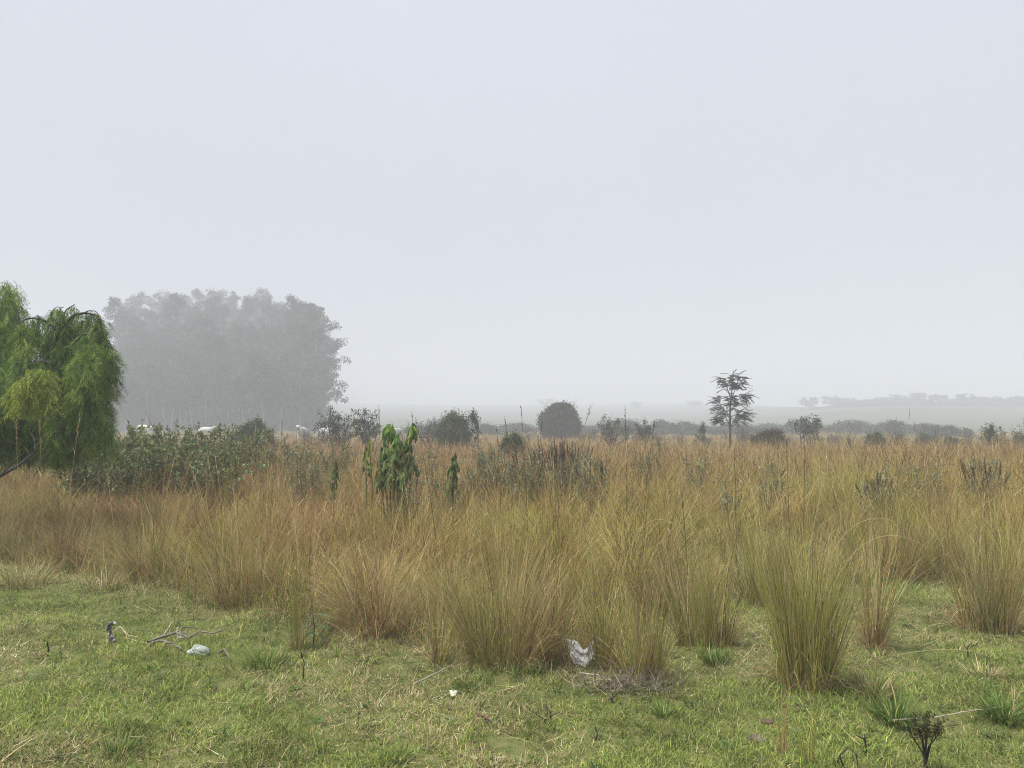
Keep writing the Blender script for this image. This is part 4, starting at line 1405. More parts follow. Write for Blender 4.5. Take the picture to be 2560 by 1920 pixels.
    LP, LD, LC = np.concatenate(LP), np.concatenate(LD), np.concatenate(LC)
    n = len(LP)
    leaves(lb, rng, LP, LD, rng.uniform(0.036, 0.060, n), rng.uniform(0.0065, 0.0100, n), np.clip(LC, 0, 1))
    tb.build("trunk", M_BARK, root, smooth=True)
    lb.build("crown", M_LEAF, root)
    print("pepper leaflets", n)
    # fallen dark limb leaning out of the grass below it
    mb = MB()
    q0 = at(-60, 1225, 8.6)
    Q = np.array([at(-60, 1225, 8.6), at(0, 1190, 8.6), at(45, 1164, 8.7), at(88, 1128, 8.8), at(98, 1110, 8.8)])
    tube(mb, Q, [0.024, 0.020, 0.016, 0.010, 0.006], 7, np.array([0.028, 0.024, 0.022]))
    tube(mb, np.array([Q[1], at(40, 1148, 8.55), at(62, 1130, 8.5)]), [0.014, 0.010, 0.006], 6, np.array([0.04, 0.035, 0.03]))
    tube(mb, np.array([Q[3], at(84, 1095, 8.8), at(70, 1072, 8.8), at(100, 1052, 8.8), at(130, 1032, 8.8)]), [0.007, 0.006, 0.005, 0.004, 0.002], 6, np.array([0.16, 0.15, 0.13]))
    prop = np.array([Q[0], [Q[0][0] - 0.25, Q[0][1] + 0.1, Q[0][2] - 0.35], [Q[0][0] - 0.45, Q[0][1] + 0.1, -0.05]])
    tube(mb, prop, [0.03, 0.036, 0.042], 7, np.array([0.035, 0.03, 0.028]))
    o = mb.build("dead_branch", M_BARK, origin=(prop[-1][0], prop[-1][1], 0.0), smooth=True)
    tag(o, "dark dead branch slanting up out of the grass under the weeping tree", "branch")


build_pepper()


# ------------------------------------------------------------------ brambles and grey herbs standing in the meadow
def herb_bush(name, P, H, Wd, seed, pal, label, cat, group=None, stems=34, leafL=0.06, leafW=0.022, per=26, spikes=0, spikecol=None, shoots=8):
    """leafy bush of many arching stems set with leaves from foot to tip"""
    rng = np.random.RandomState(seed)
    root = empty(name, P, label, cat, group)
    sb = MB(); lb = MB(); kb = MB()
    for i in range(stems):
        a = rng.rand() * 6.28; rr = math.sqrt(rng.rand()) * 0.5 * Wd * 0.8
        tall = i < shoots
        h = H * (rng.uniform(0.95, 1.08) if tall else rng.uniform(0.6, 0.97) * (1 - 0.35 * (2 * rr / Wd) ** 2))
        k = 7
        t = np.linspace(0, 1, k)
        tip = np.array([math.cos(a) * rr * 1.25 + rng.normal(0, 0.06), math.sin(a) * rr * 1.25 + rng.normal(0, 0.06), h])
        b = np.array([math.cos(a) * rr * 0.5, math.sin(a) * rr * 0.5, -0.03])
        Q = b + (tip - b) * t[:, None] + np.cumsum(rng.normal(0, 0.018, (k, 3)), 0) * [1, 1, 0.2]
        tube(sb, Q, np.linspace(0.007, 0.003, k), 4, np.array([0.10, 0.085, 0.05]))
        m = int(per * h)
        for sub in range(3):
            # side twigs
            tt = rng.uniform(0.45, 1.0)
            q = b + (Q[-1] - b) * tt
            e = q + rng.normal(0, 1, 3) * [0.13, 0.13, 0.06] + [0, 0, 0.08]
            tube(sb, np.array([q, (q + e) / 2 + [0, 0, 0.015], e]), [0.004, 0.003, 0.002], 3, np.array([0.10, 0.085, 0.05]))
            mm = max(4, int(m * 0.5))
            f = rng.rand(mm, 1)
            pos = q + (e - q) * f + rng.normal(0, 0.015, (mm, 3))
            c = pick(rng, *pal, mm, 0.15)
            leaves(lb, rng, pos, rdir(rng, mm) + [0, 0, 0.35], leafL * rng.uniform(0.6, 1.25, mm), leafW * rng.uniform(0.7, 1.3, mm), c)
        f = rng.uniform(0.35, 1.0, m) * (k - 1)
        ii = np.minimum(f.astype(int), k - 2); ff = (f - ii)[:, None]
        pos = Q[ii] * (1 - ff) + Q[ii + 1] * ff
        c = pick(rng, *pal, m, 0.15)
        leaves(lb, rng, pos, rdir(rng, m) + [0, 0, 0.3], leafL * rng.uniform(0.7, 1.3, m), leafW * rng.uniform(0.7, 1.3, m), c)
    for i in range(spikes):
        a = rng.rand() * 6.28; rr = math.sqrt(rng.rand()) * 0.5 * Wd
        b = np.array([math.cos(a) * rr * 0.75, math.sin(a) * rr * 0.75, H * 0.55])
        tip = np.array([math.cos(a) * rr * 1.05 + rng.normal(0, 0.05), math.sin(a) * rr * 1.05, H * rng.uniform(0.86, 1.06) * (1 - 0.12 * (rr / Wd * 2) ** 2)])
        d = tip - b
        tube(kb, np.array([b, b + d * 0.45, b + d * 0.62, b + d * 0.85, tip]), [0.004, 0.005, 0.012, 0.011, 0.003], 5, np.asarray(spikecol) * rng.uniform(0.7, 1.3))
        m = 20
        f = rng.uniform(0.5, 1.0, (m, 1))
        leaves(kb, rng, b + d * f, rdir(rng, m) + nrm(d) * 1.2, 0.03, 0.012, np.asarray(spikecol) * (1 + rng.normal(0, 0.2, (m, 1))))
    sb.build("stems", M_BARK, root)
    lb.build("foliage", M_LEAF, root)
    if spikes:
        kb.build("flower_spikes", M_DRY, root)
    KEEP.append((P[0], P[1], Wd * 0.2))
    return root


BRAMBLE = ([(0.185, 0.235, 0.085), (0.14, 0.185, 0.07), (0.25, 0.30, 0.14), (0.085, 0.11, 0.045), (0.24, 0.20, 0.10)], [3, 3, 1.8, 1.5, 1.2])
SILVER = ([(0.27, 0.30, 0.17), (0.21, 0.24, 0.13), (0.36, 0.39, 0.27), (0.14, 0.165, 0.09)], [3, 3, 1.2, 2])


def build_herbs():
    G = "brambles massed right of the weeping tree"
    for k, (px, pt, Y, w, st, label) in enumerate([
            (300, 1062, 15.5, 190, 80, "leftmost bramble bush, next to the post by the weeping tree"),
            (410, 1056, 16.0, 190, 90, "tallest bramble bush with leafy shoots standing up against the fog"),
            (520, 1062, 16.5, 180, 85, "bramble bush hiding the white cow that faces right"),
            (615, 1074, 16.0, 170, 70, "bramble bush at the right end of the high bramble mass"),
            (225, 1096, 13.5, 120, 34, "low pale bramble bush at the foot of the weeping tree"),
            (350, 1090, 13.2, 200, 60, "lower bramble bush in front of the tallest one"),
            (520, 1098, 13.5, 200, 60, "lower bramble bush with dead stems left of the round-leaved creeper")]):
        P = place(px, Y)
        herb_bush("bramble_bush", P, (at(px, pt, Y)[2] - P[2]) * 0.94, w / FPX * Y, 2000 + k, BRAMBLE, label, "bramble", G, stems=int(st * 1.2), leafL=0.085, leafW=0.034, per=30, shoots=10)
    for k, (px, pt, Y, w, st, label) in enumerate([
            (720, 1096, 17, 150, 44, "dull green herb thicket between the brambles and the big-leaved plant"),
            (830, 1100, 17, 150, 44, "dull green herb thicket behind the left side of the big-leaved plant"),
            (770, 1128, 13, 130, 34, "low grey-green herb thicket just left of the big-leaved plant"),
            (1010, 1126, 13, 110, 28, "low grey-green herb thicket just right of the big-leaved plant")]):
        P = place(px, Y)
        herb_bush("herb_thicket", P, (at(px, pt, Y)[2] - P[2]) * 0.93, w / FPX * Y, 2100 + k, BRAMBLE if k < 2 else SILVER, label, "herbs", "herb thickets around the big-leaved plant", stems=st, leafL=0.07, leafW=0.02, per=24)
    for k, (px, pt, Y, w, st, sp, spc, label) in enumerate([
            (1225, 1102, 13.2, 140, 50, 0, None, "silvery herb bush with pale leaves left of the purple flower spikes"),
            (1320, 1108, 12.6, 130, 44, 10, (0.10, 0.055, 0.06), "grey-green herb bush in front of the purple flower spikes"),
            (1408, 1088, 13.6, 160, 50, 60, (0.155, 0.11, 0.085), "herb bush crowded with dark purple-brown flower spikes"),
            (1480, 1128, 12.5, 90, 24, 8, (0.10, 0.06, 0.06), "small silvery herb bush right of the purple flower spikes"),
            (1617, 1106, 15.0, 84, 26, 0, None, "pale silvery herb bush with one tall shoot below the vase-shaped shrub"),
            (2458, 1138, 12.0, 130, 36, 26, (0.10, 0.075, 0.05), "grey-green herb bush with dead brown shoots near the right edge"),
            (2320, 1156, 11.4, 100, 22, 0, None, "grey-green herb bush left of the one with dead brown shoots"),
            (2190, 1168, 10.8, 100, 24, 22, (0.11, 0.09, 0.06), "dark herb bush buried in grass below the small hazy bushes"),
            (1822, 1178, 10.0, 34, 8, 0, None, "tiny dark herb in the grass below the feathery tree"),
            (1745, 1112, 13.0, 60, 12, 0, None, "wispy pale-tipped herb left of the feathery tree's foot"),
            (1930, 1150, 12.0, 70, 12, 0, None, "wispy silvery herb right of the feathery tree's foot"),
            (2225, 1152, 12.6, 70, 14, 0, None, "pale-leaved herb behind the dark buried one"),
            (1010, 1168, 10.6, 90, 18, 0, None, "low herb bush under the grey-green thicket right of the big leaves"),
            (1120, 1130, 12.0, 110, 26, 0, None, "grey-green herb bush around the single drooping leaf shoot")]):
        P = place(px, Y)
        herb_bush("herb_bush", P, (at(px, pt, Y)[2] - P[2]) * 0.93, w / FPX * Y, 2200 + k, SILVER, label, "herb bush", "grey-green herb bushes in the meadow", stems=st, leafL=0.06, leafW=0.018, per=24, spikes=sp, spikecol=spc, shoots=4)


build_herbs()


# ------------------------------------------------------------------ big drooping leaves
def big_leaf(mb, rng, p, a, Ln, W, col_, fold=0.5, hang=1.25, tilt=0.0):
    """ovate leaf hanging from p, outward azimuth a, folded along its midrib, wavy edge"""
    nu, nv = 9, 7
    u = np.linspace(0, 1, nu)
    prof = np.sin(np.clip(u, 0, 1) ** 0.62 * math.pi) ** 0.85
    prof[0] = 0.12; prof[-1] = 0.0
    e = hang - 0.35 + 0.7 * u                                    # angle below horizontal
    dr = np.concatenate([[0], np.cumsum(np.cos(e[:-1]) * Ln / (nu - 1))]); dz = np.concatenate([[0], np.cumsum(-np.sin(e[:-1]) * Ln / (nu - 1))])
    o = np.array([math.cos(a), math.sin(a), 0]); s = np.array([-math.sin(a), math.cos(a), 0]) 
    V = []
    ph = rng.rand() * 6
    for i in range(nu):
        c = p + o * dr[i] + np.array([0, 0, dz[i]])
        nrm_ = o * math.sin(e[i]) + np.array([0, 0, math.cos(e[i])])
        for j in range(nv):
            v = (j / (nv - 1) - 0.5) * 2
            w = W * 0.5 * prof[i]
            V.append(c + s * (v * w * math.cos(fold * abs(v))) - nrm_ * (abs(v) * w * math.sin(fold)) * 0.9 + nrm_ * 0.018 * math.sin(ph + 9 * u[i]) * abs(v) + s * tilt * dz[i] * -1)
    V = np.array(V)
    i = np.arange(nu - 1)[:, None] * nv + np.arange(nv - 1)[None]
    Q = np.stack([i, i + 1, i + nv + 1, i + nv], -1).reshape(-1, 4)
    C = np.tile(col_, (nu * nv, 1)).reshape(nu, nv, 3)
    C[:, nv // 2] = C[:, nv // 2] * 1.35 + 0.01
    C = C * (1 + rng.normal(0, 0.05, (nu, nv, 1)))
    mb.add(V, Q, C.reshape(-1, 3))


def drooping_plant(px, Y, shoots, label, seed):
    """shoots: list of (px, py_top, leaves, size m, colours)"""
    rng = np.random.RandomState(seed)
    P0 = place(px, Y)
    root = empty("big_leaved_plant", P0, label, "plant")
    sb = MB()
    for (sx, sy, nl, size, pal, dy) in shoots:
        top = at(sx, sy, Y + dy) - P0
        b = np.array([top[0] * 0.45, top[1] * 0.5, -0.05])
        mid = b * 0.5 + top * 0.5 + rng.normal(0, 0.03, 3)
        tube(sb, np.array([b, mid, top]), [0.014, 0.011, 0.007], 6, np.array([0.10, 0.12, 0.04]))
        for i in range(nl):
            f = i / max(1, nl - 1)
            a = i * 2.4 + rng.normal(0, 0.3)
            q = top - np.array([0, 0, (0.16 * size / 0.4 if nl > 8 else 0.34) * f]) + rng.normal(0, 0.008, 3)
            pe = q + np.array([math.cos(a), math.sin(a), 0.15]) * rng.uniform(0.015, 0.05) * (0.5 + f)
            tube(sb, np.array([q, pe]), [0.004, 0.003], 4, np.array([0.13, 0.16, 0.05]))
            lb = MB()
            c = pick(rng, *pal, 1, 0.12)[0]
            big_leaf(lb, rng, pe, a, size * rng.uniform(0.8, 1.25), size * rng.uniform(0.36, 0.52), np.clip(c, 0, 1), fold=rng.uniform(0.5, 1.0), hang=rng.uniform(1.30, 1.55), tilt=rng.normal(0, 0.06))
            lb.build("leaf", M_LEAF, root, smooth=True)
    sb.build("stem", M_BARK, root)
    KEEP.append((P0[0], P0[1], 0.10))


LEAFG = ([(0.13, 0.24, 0.035), (0.09, 0.17, 0.028), (0.06, 0.11, 0.025), (0.20, 0.30, 0.055)], [3, 3, 2, 2])
LEAFD = ([(0.08, 0.13, 0.03), (0.055, 0.095, 0.025), (0.12, 0.16, 0.045)], [2, 3, 1])
LEAFY = ([(0.26, 0.30, 0.04), (0.20, 0.26, 0.04)], [1, 1])
drooping_plant(985, 10.0, [(973, 1060, 15, 0.24, LEAFG, 0.05), (992, 1090, 17, 0.23, LEAFG, -0.12), (1033, 1058, 15, 0.21, LEAFG, 0.0), (962, 1112, 14, 0.22, LEAFD, -0.1), (1018, 1096, 10, 0.20, LEAFD, 0.15), (985, 1122, 14, 0.22, LEAFD, -0.2), (970, 1142, 12, 0.2, LEAFD, -0.25), (1003, 1138, 12, 0.2, LEAFD, -0.15), (1024, 1130, 9, 0.18, LEAFD, 0.1), (952, 1140, 9, 0.18, LEAFD, 0.1), (980, 1158, 12, 0.2, LEAFD, -0.3), (1008, 1160, 12, 0.2, LEAFD, -0.2), (956, 1162, 10, 0.18, LEAFD, -0.1), (1030, 1152, 9, 0.17, LEAFD, -0.05), (975, 1180, 12, 0.2, LEAFD, -0.35), (1005, 1182, 12, 0.2, LEAFD, -0.3), (950, 1184, 9, 0.18, LEAFD, -0.2)],
               "bright green plant with big folded hanging leaves in the middle distance", 801)
drooping_plant(920, 10.4, [(922, 1100, 6, 0.16, LEAFY, 0.0), (914, 1114, 6, 0.15, LEAFD, 0.05)], "small yellow-leaved shoot left of the bright big-leaved plant", 802)
drooping_plant(838, 9.6, [(838, 1152, 8, 0.15, LEAFD, 0.0)], "little curled yellow-green shoot farther left of the big-leaved plant", 803)
drooping_plant(1135, 9.8, [(1138, 1132, 8, 0.17, LEAFD, 0.0), (1130, 1156, 8, 0.17, LEAFD, -0.05)], "single dull green drooping shoot right of the big-leaved plant", 804)


def build_creeper():
    rng = np.random.RandomState(31)
    for px, py, Y, n, label in [(655, 1165, 9.6, 7, "creeper with round pale leaves among the grass below the brambles"), (590, 1190, 9.0, 6, "lower creeper of round pale leaves left of the reed stems"), (490, 1165, 9.8, 5, "creeper with the palest round leaves, below the tallest bramble")]:
        P0 = place(px, Y)
        root = empty("creeper", P0, label, "creeper", "round-leaved creepers in the grass")
        sb = MB()
        top = at(px, py, Y) - P0
        tube(sb, np.array([[0, 0, -0.02], top * 0.6 + [0.03, 0, 0], top + [0, 0, 0.02]]), [0.004, 0.003, 0.002], 4, np.array([0.12, 0.11, 0.05]))
        for i in range(n):
            q = top + rng.normal(0, 1, 3) * [0.11, 0.05, 0.07]
            tube(sb, np.array([top * 0.8, q]), [0.002, 0.0015], 3, np.array([0.12, 0.12, 0.05]))
            lb = MB()
            big_leaf(lb, rng, q, -1.57 + rng.normal(0, 0.7), 0.062 * rng.uniform(0.7, 1.2), 0.056 * rng.uniform(0.8, 1.2), pick(rng, [(0.15, 0.21, 0.10), (0.11, 0.16, 0.07)], [1, 1], 1)[0], fold=0.2, hang=rng.uniform(0.5, 1.2))
            lb.build("leaf", M_LEAF, root, smooth=True)
        sb.build("stem", M_BARK, root)


build_creeper()


# ------------------------------------------------------------------ tall single stalks above the grass
def build_stalks():
    rng = np.random.RandomState(14)
    S = [  # (base px, base py hint ignored), top px, top py, Y, dark, label
        (958, 944, 1018, 9.6, 1, "dark bare stalk rising right in front of the big-leaved plant's left shoot"),
        (1322, 1303, 1018, 8.4, 1, "dark stalk with a thickened middle left of the purple flower spikes"),
        (1338, 1356, 1035, 8.8, 1, "dark stalk leaning right through the purple flower spikes"),
        (1380, 1476, 1015, 8.0, 2, "pale seed stalk leaning far right in front of the round foggy bush"),
        (1290, 1262, 1040, 9.2, 1, "dark stalk leaning left above the silvery herb bush"),
        (1256, 1242, 1066, 9.0, 1, "shorter dark stalk above the silvery herb bush"),
        (1566, 1564, 1020, 9.4, 1, "straight upright dark stalk right of the vase-shaped shrub"),
        (1600, 1634, 1050, 9.0, 1, "dark stalk leaning right below the feathery tree's left side"),
        (890, 886, 1042, 9.3, 2, "pale thin stalk in front of the dark two-topped shrub"),
        (1050, 1030, 1032, 9.0, 1, "dark stalk beside the right shoot of the big-leaved plant"),
        (1100, 1040, 1045, 8.2, 1, "long dark stalk leaning left right of the big-leaved plant"),
        (2002, 2020, 1108, 8.8, 1, "dark stalk leaning right in front of the tall vase-shaped shrub"),
        (1968, 1968, 1104, 9.0, 1, "upright dark stalk left of the tall vase-shaped shrub"),
        (1836, 1840, 1130, 8.0, 1, "thin dark stalk under the feathery tree"),
        (2232, 2244, 1146, 7.6, 2, "straw stalk rising above the dark herb bush on the right"),
        (700, 714, 1052, 9.0, 2, "pale stalk crossing the bare bushes before the grove's right side"),
        (170, 186, 1040, 8.0, 2, "straw stalk crossing the right skirt of the weeping tree"),
        (120, 100, 1046, 7.6, 2, "straw stalk crossing the middle of the weeping tree"),
        (60, 34, 1052, 7.8, 2, "straw stalk crossing the left of the weeping tree"),
        (1720, 1700, 1236, 6.4, 1, "short dark stalk by the gap left of the yellow-green tussocks"),
    ]
    for k, (bx, tx, ty, Y, tone, label) in enumerate(S):
        P0 = place(bx, Y)
        T = at(tx, ty, Y) - P0
        mb = MB()
        n = 9; t = np.linspace(0, 1, n)[:, None]
        sag = np.array([T[0] * 0.18, 0, 0])
        Q = T * t - sag * np.sin(t * math.pi) * 0.6 + np.array([0, rng.normal(0, 0.06), 0]) * t ** 2
        Q[0, 2] = -0.03
        c = np.array([0.10, 0.07, 0.045]) if tone == 1 else np.array([0.36, 0.28, 0.14])
        tube(mb, Q, np.linspace(0.0042, 0.0016, n), 5, c)
        d = nrm(Q[-1] - Q[-2])
        m = 16 if tone == 1 else 22
        pos = Q[-1] - d * rng.uniform(0.0, 0.26, (m, 1))
        leaves(mb, rng, pos, d + rng.normal(0, 0.16 if tone == 1 else 0.3, (m, 3)), rng.uniform(0.03, 0.06, m), rng.uniform(0.005, 0.009, m), np.tile(c, (m, 1)) * (1 + rng.normal(0, 0.15, (m, 1))))
        # a couple of dry leaves on the stem
        i = rng.randint(3, 7, 3)
        leaves(mb, rng, Q[i], np.stack([rng.choice([-1, 1], 3) * 0.5, rng.normal(0, 0.3, 3), np.full(3, 0.8)], -1), rng.uniform(0.10, 0.22, 3), 0.006, np.tile(c * 1.15, (3, 1)))
        o = mb.build("grass_stalk", M_DRY)
        o.location = tuple(P0)
        tag(o, label, "stalk", "single stalks above the meadow")


build_stalks()
build_meadow()


# ------------------------------------------------------------------ small things on the turf
def reed_bunch():
    rng = np.random.RandomState(51)
    P = on_ground(742, 1612)
    mb = MB(); n = 30
    a = rng.rand(n) * 6.28; r = 0.045 * np.sqrt(rng.rand(n))
    H = at(742, 1270, P[1])[2] - P[2]
    bp = np.stack([r * np.cos(a), r * np.sin(a), np.full(n, -0.01)], -1)
    c = pick(rng, [(0.26, 0.26, 0.06), (0.17, 0.21, 0.05), (0.30, 0.22, 0.10)], [3, 3, 1], n, 0.12)
    blades(mb, rng, bp, H * rng.uniform(0.5, 1.03, n), rng.uniform(0.0025, 0.0042, n), a, np.abs(rng.normal(0.02, 0.03, n)), np.abs(rng.normal(0.06, 0.08, n)), 7, c, c * 1.1, taper=0.35)
    m = 40
    a = rng.rand(m) * 6.28
    c = pick(rng, COPPER + TAN, [2, 3, 2, 2, 2, 1, 1], m, 0.15)
    blades(mb, rng, np.stack([0.03 * np.cos(a), 0.03 * np.sin(a), np.zeros(m)], -1), rng.uniform(0.08, 0.3, m), rng.uniform(0.003, 0.005, m), a, rng.uniform(0.05, 0.5, m), rng.uniform(0.2, 1.2, m), 5, c, c)
    o = mb.build("reed_bunch", M_TUS); o.location = tuple(P)
    tag(o, "tight bunch of upright green reed stems left of the shaggy red-brown tussock", "reeds")


reed_bunch()


def thin_tuft():
    rng = np.random.RandomState(52)
    for px, py, top, n, pal, label in [(2022, 1895, 1660, 40, [(0.30, 0.32, 0.06), (0.24, 0.26, 0.06), (0.34, 0.25, 0.1)], "sparse tuft of yellow-green stems in the right foreground"),
                                       (1955, 1870, 1640, 26, [(0.40, 0.28, 0.12), (0.30, 0.20, 0.09)], "sparse tuft of orange dry stems left of the yellow-green stems")]:
        P = on_ground(px, py)
        H = at(px, top, P[1])[2] - P[2]
        mb = MB()
        a = rng.rand(n) * 6.28
        bp = np.stack([0.03 * np.cos(a) * rng.rand(n), 0.03 * np.sin(a) * rng.rand(n), np.full(n, -0.01)], -1)
        c = pick(rng, pal, [1] * len(pal), n, 0.12)
        Ln = H * np.where(rng.rand(n) < 0.22, rng.uniform(0.8, 1.05, n), rng.uniform(0.15, 0.5, n))
        blades(mb, rng, bp, Ln, rng.uniform(0.0025, 0.004, n), a, np.abs(rng.normal(0.12, 0.1, n)), np.abs(rng.normal(0.12, 0.15, n)), 6, c, c * 1.1, taper=0.4)
        o = mb.build("stem_tuft", M_TUS); o.location = tuple(P)
        tag(o, label, "grass tuft")


thin_tuft()


def green_tufts():
    G = "dark green grass tufts in the turf"
    for k, (px, py, w, h, n, pal, label) in enumerate([
            (2515, 1800, 70, 80, 260, 0, "dark green round grass tuft near the right edge of the turf"),
            (2235, 1790, 75, 95, 260, 0, "broad dark green grass tuft right of the largest tussock's foot"),
            (2185, 1745, 70, 80, 240, 1, "dry brown low tuft against the right side of the largest tussock"),
            (1788, 1655, 55, 55, 170, 0, "small dark green tuft in front of the compact olive tussock"),
            (1660, 1805, 34, 48, 90, 0, "small dark hollow tuft in the middle right of the turf"),
            (300, 1872, 60, 55, 130, 0, "broad-bladed green tuft in the left foreground"),
            (1000, 1905, 45, 40, 110, 0, "dark green tuft at the bottom edge in the middle"),
            (2460, 1690, 60, 50, 160, 1, "dry tuft on the turf below the yellow and copper tussock"),
            (1180, 1720, 80, 40, 160, 0, "ranker green tuft before the fountain-shaped tussock"),
            (660, 1660, 90, 60, 220, 0, "ranker green tuft left of the spiny weed"),
            (255, 1480, 90, 60, 260, 1, "dry brown-green tuft below the fan-shaped tussock"),
            (60, 1470, 110, 80, 320, 1, "straw-coloured tuft in front of the rusty tussock at left")]):
        rng = np.random.RandomState(60 + k)
        P = on_ground(px, py)
        rad = w / FPX * P[1] * 0.5
        H = (h / FPX * P[1]) * 0.9
        mb = MB()
        a = rng.rand(n) * 6.28; r = rad * np.sqrt(rng.rand(n))
        bp = np.stack([r * np.cos(a), r * np.sin(a), np.full(n, -0.01)], -1)
        p = ([(0.085, 0.145, 0.03), (0.12, 0.19, 0.04), (0.17, 0.23, 0.06), (0.36, 0.30, 0.14)], [3, 3, 2, 0.8]) if pal == 0 else (STRAW + GREEN, [3, 3, 2, 3, 1, 1, 1, 1])
        c = pick(rng, *p, n, 0.15)
        blades(mb, rng, bp, H * rng.uniform(0.6, 1.35, n), rng.uniform(0.0035, 0.007, n), a + rng.normal(0, 0.5, n), rng.uniform(0.1, 0.8, n), rng.uniform(0.2, 1.5, n), 5, c, c * 1.1)
        o = mb.build("grass_tuft", M_TUS); o.location = tuple(P)
        tag(o, label, "grass tuft", G if pal == 0 else "dry grass tufts in the turf")


green_tufts()


def crumpled(name, P, w, h, d, seed, colr, label, cat, vshape=0.35, lean=0.3, notch=0.0):
    """crumpled sheet of plastic film standing or lying in the grass"""
    rng = np.random.RandomState(seed)
    nu, nv = 26, 20
    U, Vv = np.meshgrid(np.linspace(-1, 1, nu), np.linspace(0, 1, nv), indexing='ij')
    o = rng.rand(2) * 40
    ridg = np.abs(fbm(U * 2.2 + o[0], Vv * 2.2 + o[1], 3) - 0.5) * 2
    fine = fbm(U * 6 + o[1], Vv * 6 + o[0], 2) - 0.5
    x = U * w / 2 * (0.72 + 0.28 * Vv) + (fbm(U * 2, Vv * 3 + 9, 2) - 0.5) * 0.14 * w
    top = 1 - notch * np.exp(-(U / 0.42) ** 2) - 0.16 * fbm(U * 3 + 5, Vv * 0 + o[0], 2)
    z = Vv * h * top
    y = vshape * d * np.abs(U) + lean * z + ridg * d * 0.32 + fine * d * 0.12
    V = np.stack([x, y, z - 0.008], -1)
    i = np.arange(nu - 1)[:, None] * nv + np.arange(nv - 1)[None]
    Q = np.stack([i, i + nv, i + nv + 1, i + 1], -1).reshape(-1, 4)
    mb = MB()
    st = np.clip(0.86 + 0.25 * (fbm(U * 3 + 22, Vv * 3 + 13, 3) - 0.4), 0.5, 1.05)
    mb.add(V.reshape(-1, 3), Q, (np.asarray(colr)[None, None] * st[..., None]).reshape(-1, 3))
    ob = mb.build(name, M_PLASTIC, smooth=False)
    sd = ob.modifiers.new("film", 'SOLIDIFY'); sd.thickness = 0.0012
    ob.location = tuple(P)
    tag(ob, label, cat)
    return ob


P = on_ground(1462, 1658)
k_ = P[1] / FPX
crumpled("plastic_bag", P + [0, -0.06, 0.02], 84 * k_, 56 * k_, 0.16, 5, (0.88, 0.885, 0.89), "torn white plastic bag caught at the foot of the tall grass", "plastic bag", 0.5, 0.6, 0.28)
P = on_ground(494, 1636)
k_ = P[1] / FPX
_mb = MB()
lump(_mb, np.random.RandomState(8), (0, 0, 10 * k_), (25 * k_, 15 * k_, 13 * k_), np.array([0.42, 0.46, 0.41]), 16, 0.55)
_o = _mb.build("plastic_wrap", M_PLASTIC); _o.location = tuple(P); _o.rotation_euler = (0, 0.12, 0.3)
tag(_o, "crumpled greyish clear plastic lying right of the dead sticks", "plastic litter")
P = on_ground(1132, 1748)
crumpled("paper_scrap", P + [0, 0, 0.03], 0.045, 0.024, 0.03, 9, (0.72, 0.74, 0.58), "tiny whitish scrap lying on the turf before the fountain-shaped tussock", "paper scrap", 0.3, 1.2, 0.0)
P = on_ground(448, 1600)
crumpled("plastic_flake", P + [0, 0, 0.02], 0.07, 0.05, 0.04, 12, (0.55, 0.56, 0.48), "small pale flake standing behind the dead sticks", "plastic litter", 0.3, 0.5, 0.2)


def build_log():
    """charred, pale-patched curved piece of branch standing on end in the turf"""
    rng = np.random.RandomState(88)
    P = on_ground(272, 1612)
    k = P[1] / FPX
    pts = np.array([(10, 2), (2, 16), (-4, 30), (-6, 42), (0, 50), (12, 51)], float) * k
    Q = np.stack([pts[:, 0], np.array([0, .01, .02, .02, .015, .0]), pts[:, 1]], -1)
    t = np.linspace(0, 5, 26); i = np.minimum(t.astype(int), 4); f = (t - i)[:, None]
    Q = Q[i] * (1 - f) + Q[i + 1] * f
    pat = fbm(np.arange(26) * 0.9, np.zeros(26) + 3, 2)
    c = np.array([0.04, 0.035, 0.032]) + np.clip((pat - 0.44) * 6, 0, 1)[:, None] * np.array([0.33, 0.32, 0.30])
    gi, gj = np.meshgrid(np.arange(26), np.arange(12), indexing='ij')
    pv = fbm(gi * 0.55, gj * 0.5 + 3, 3)
    cv = (np.array([0.035, 0.03, 0.028]) + np.clip((pv - 0.5) * 7, 0, 1)[..., None] * np.array([0.40, 0.385, 0.36])).reshape(-1, 3)
    mb = MB()
    tube(mb, Q, (6.0 + 1.2 * np.sin(np.arange(26) * 0.55) + rng.normal(0, 0.5, 26)) * k * np.linspace(1.1, 0.8, 26), 12, cv)
    tube(mb, np.array([Q[-1], Q[-1] + [0.006, -0.01, -0.002]]), [4.5 * k, 0.5 * k], 9, np.array([0.5, 0.48, 0.44]))
    o = mb.build("charred_branch", M_BARK, smooth=True); o.location = tuple(P)
    tag(o, "short curved black and white charred branch piece on the left of the turf", "branch piece")


build_log()


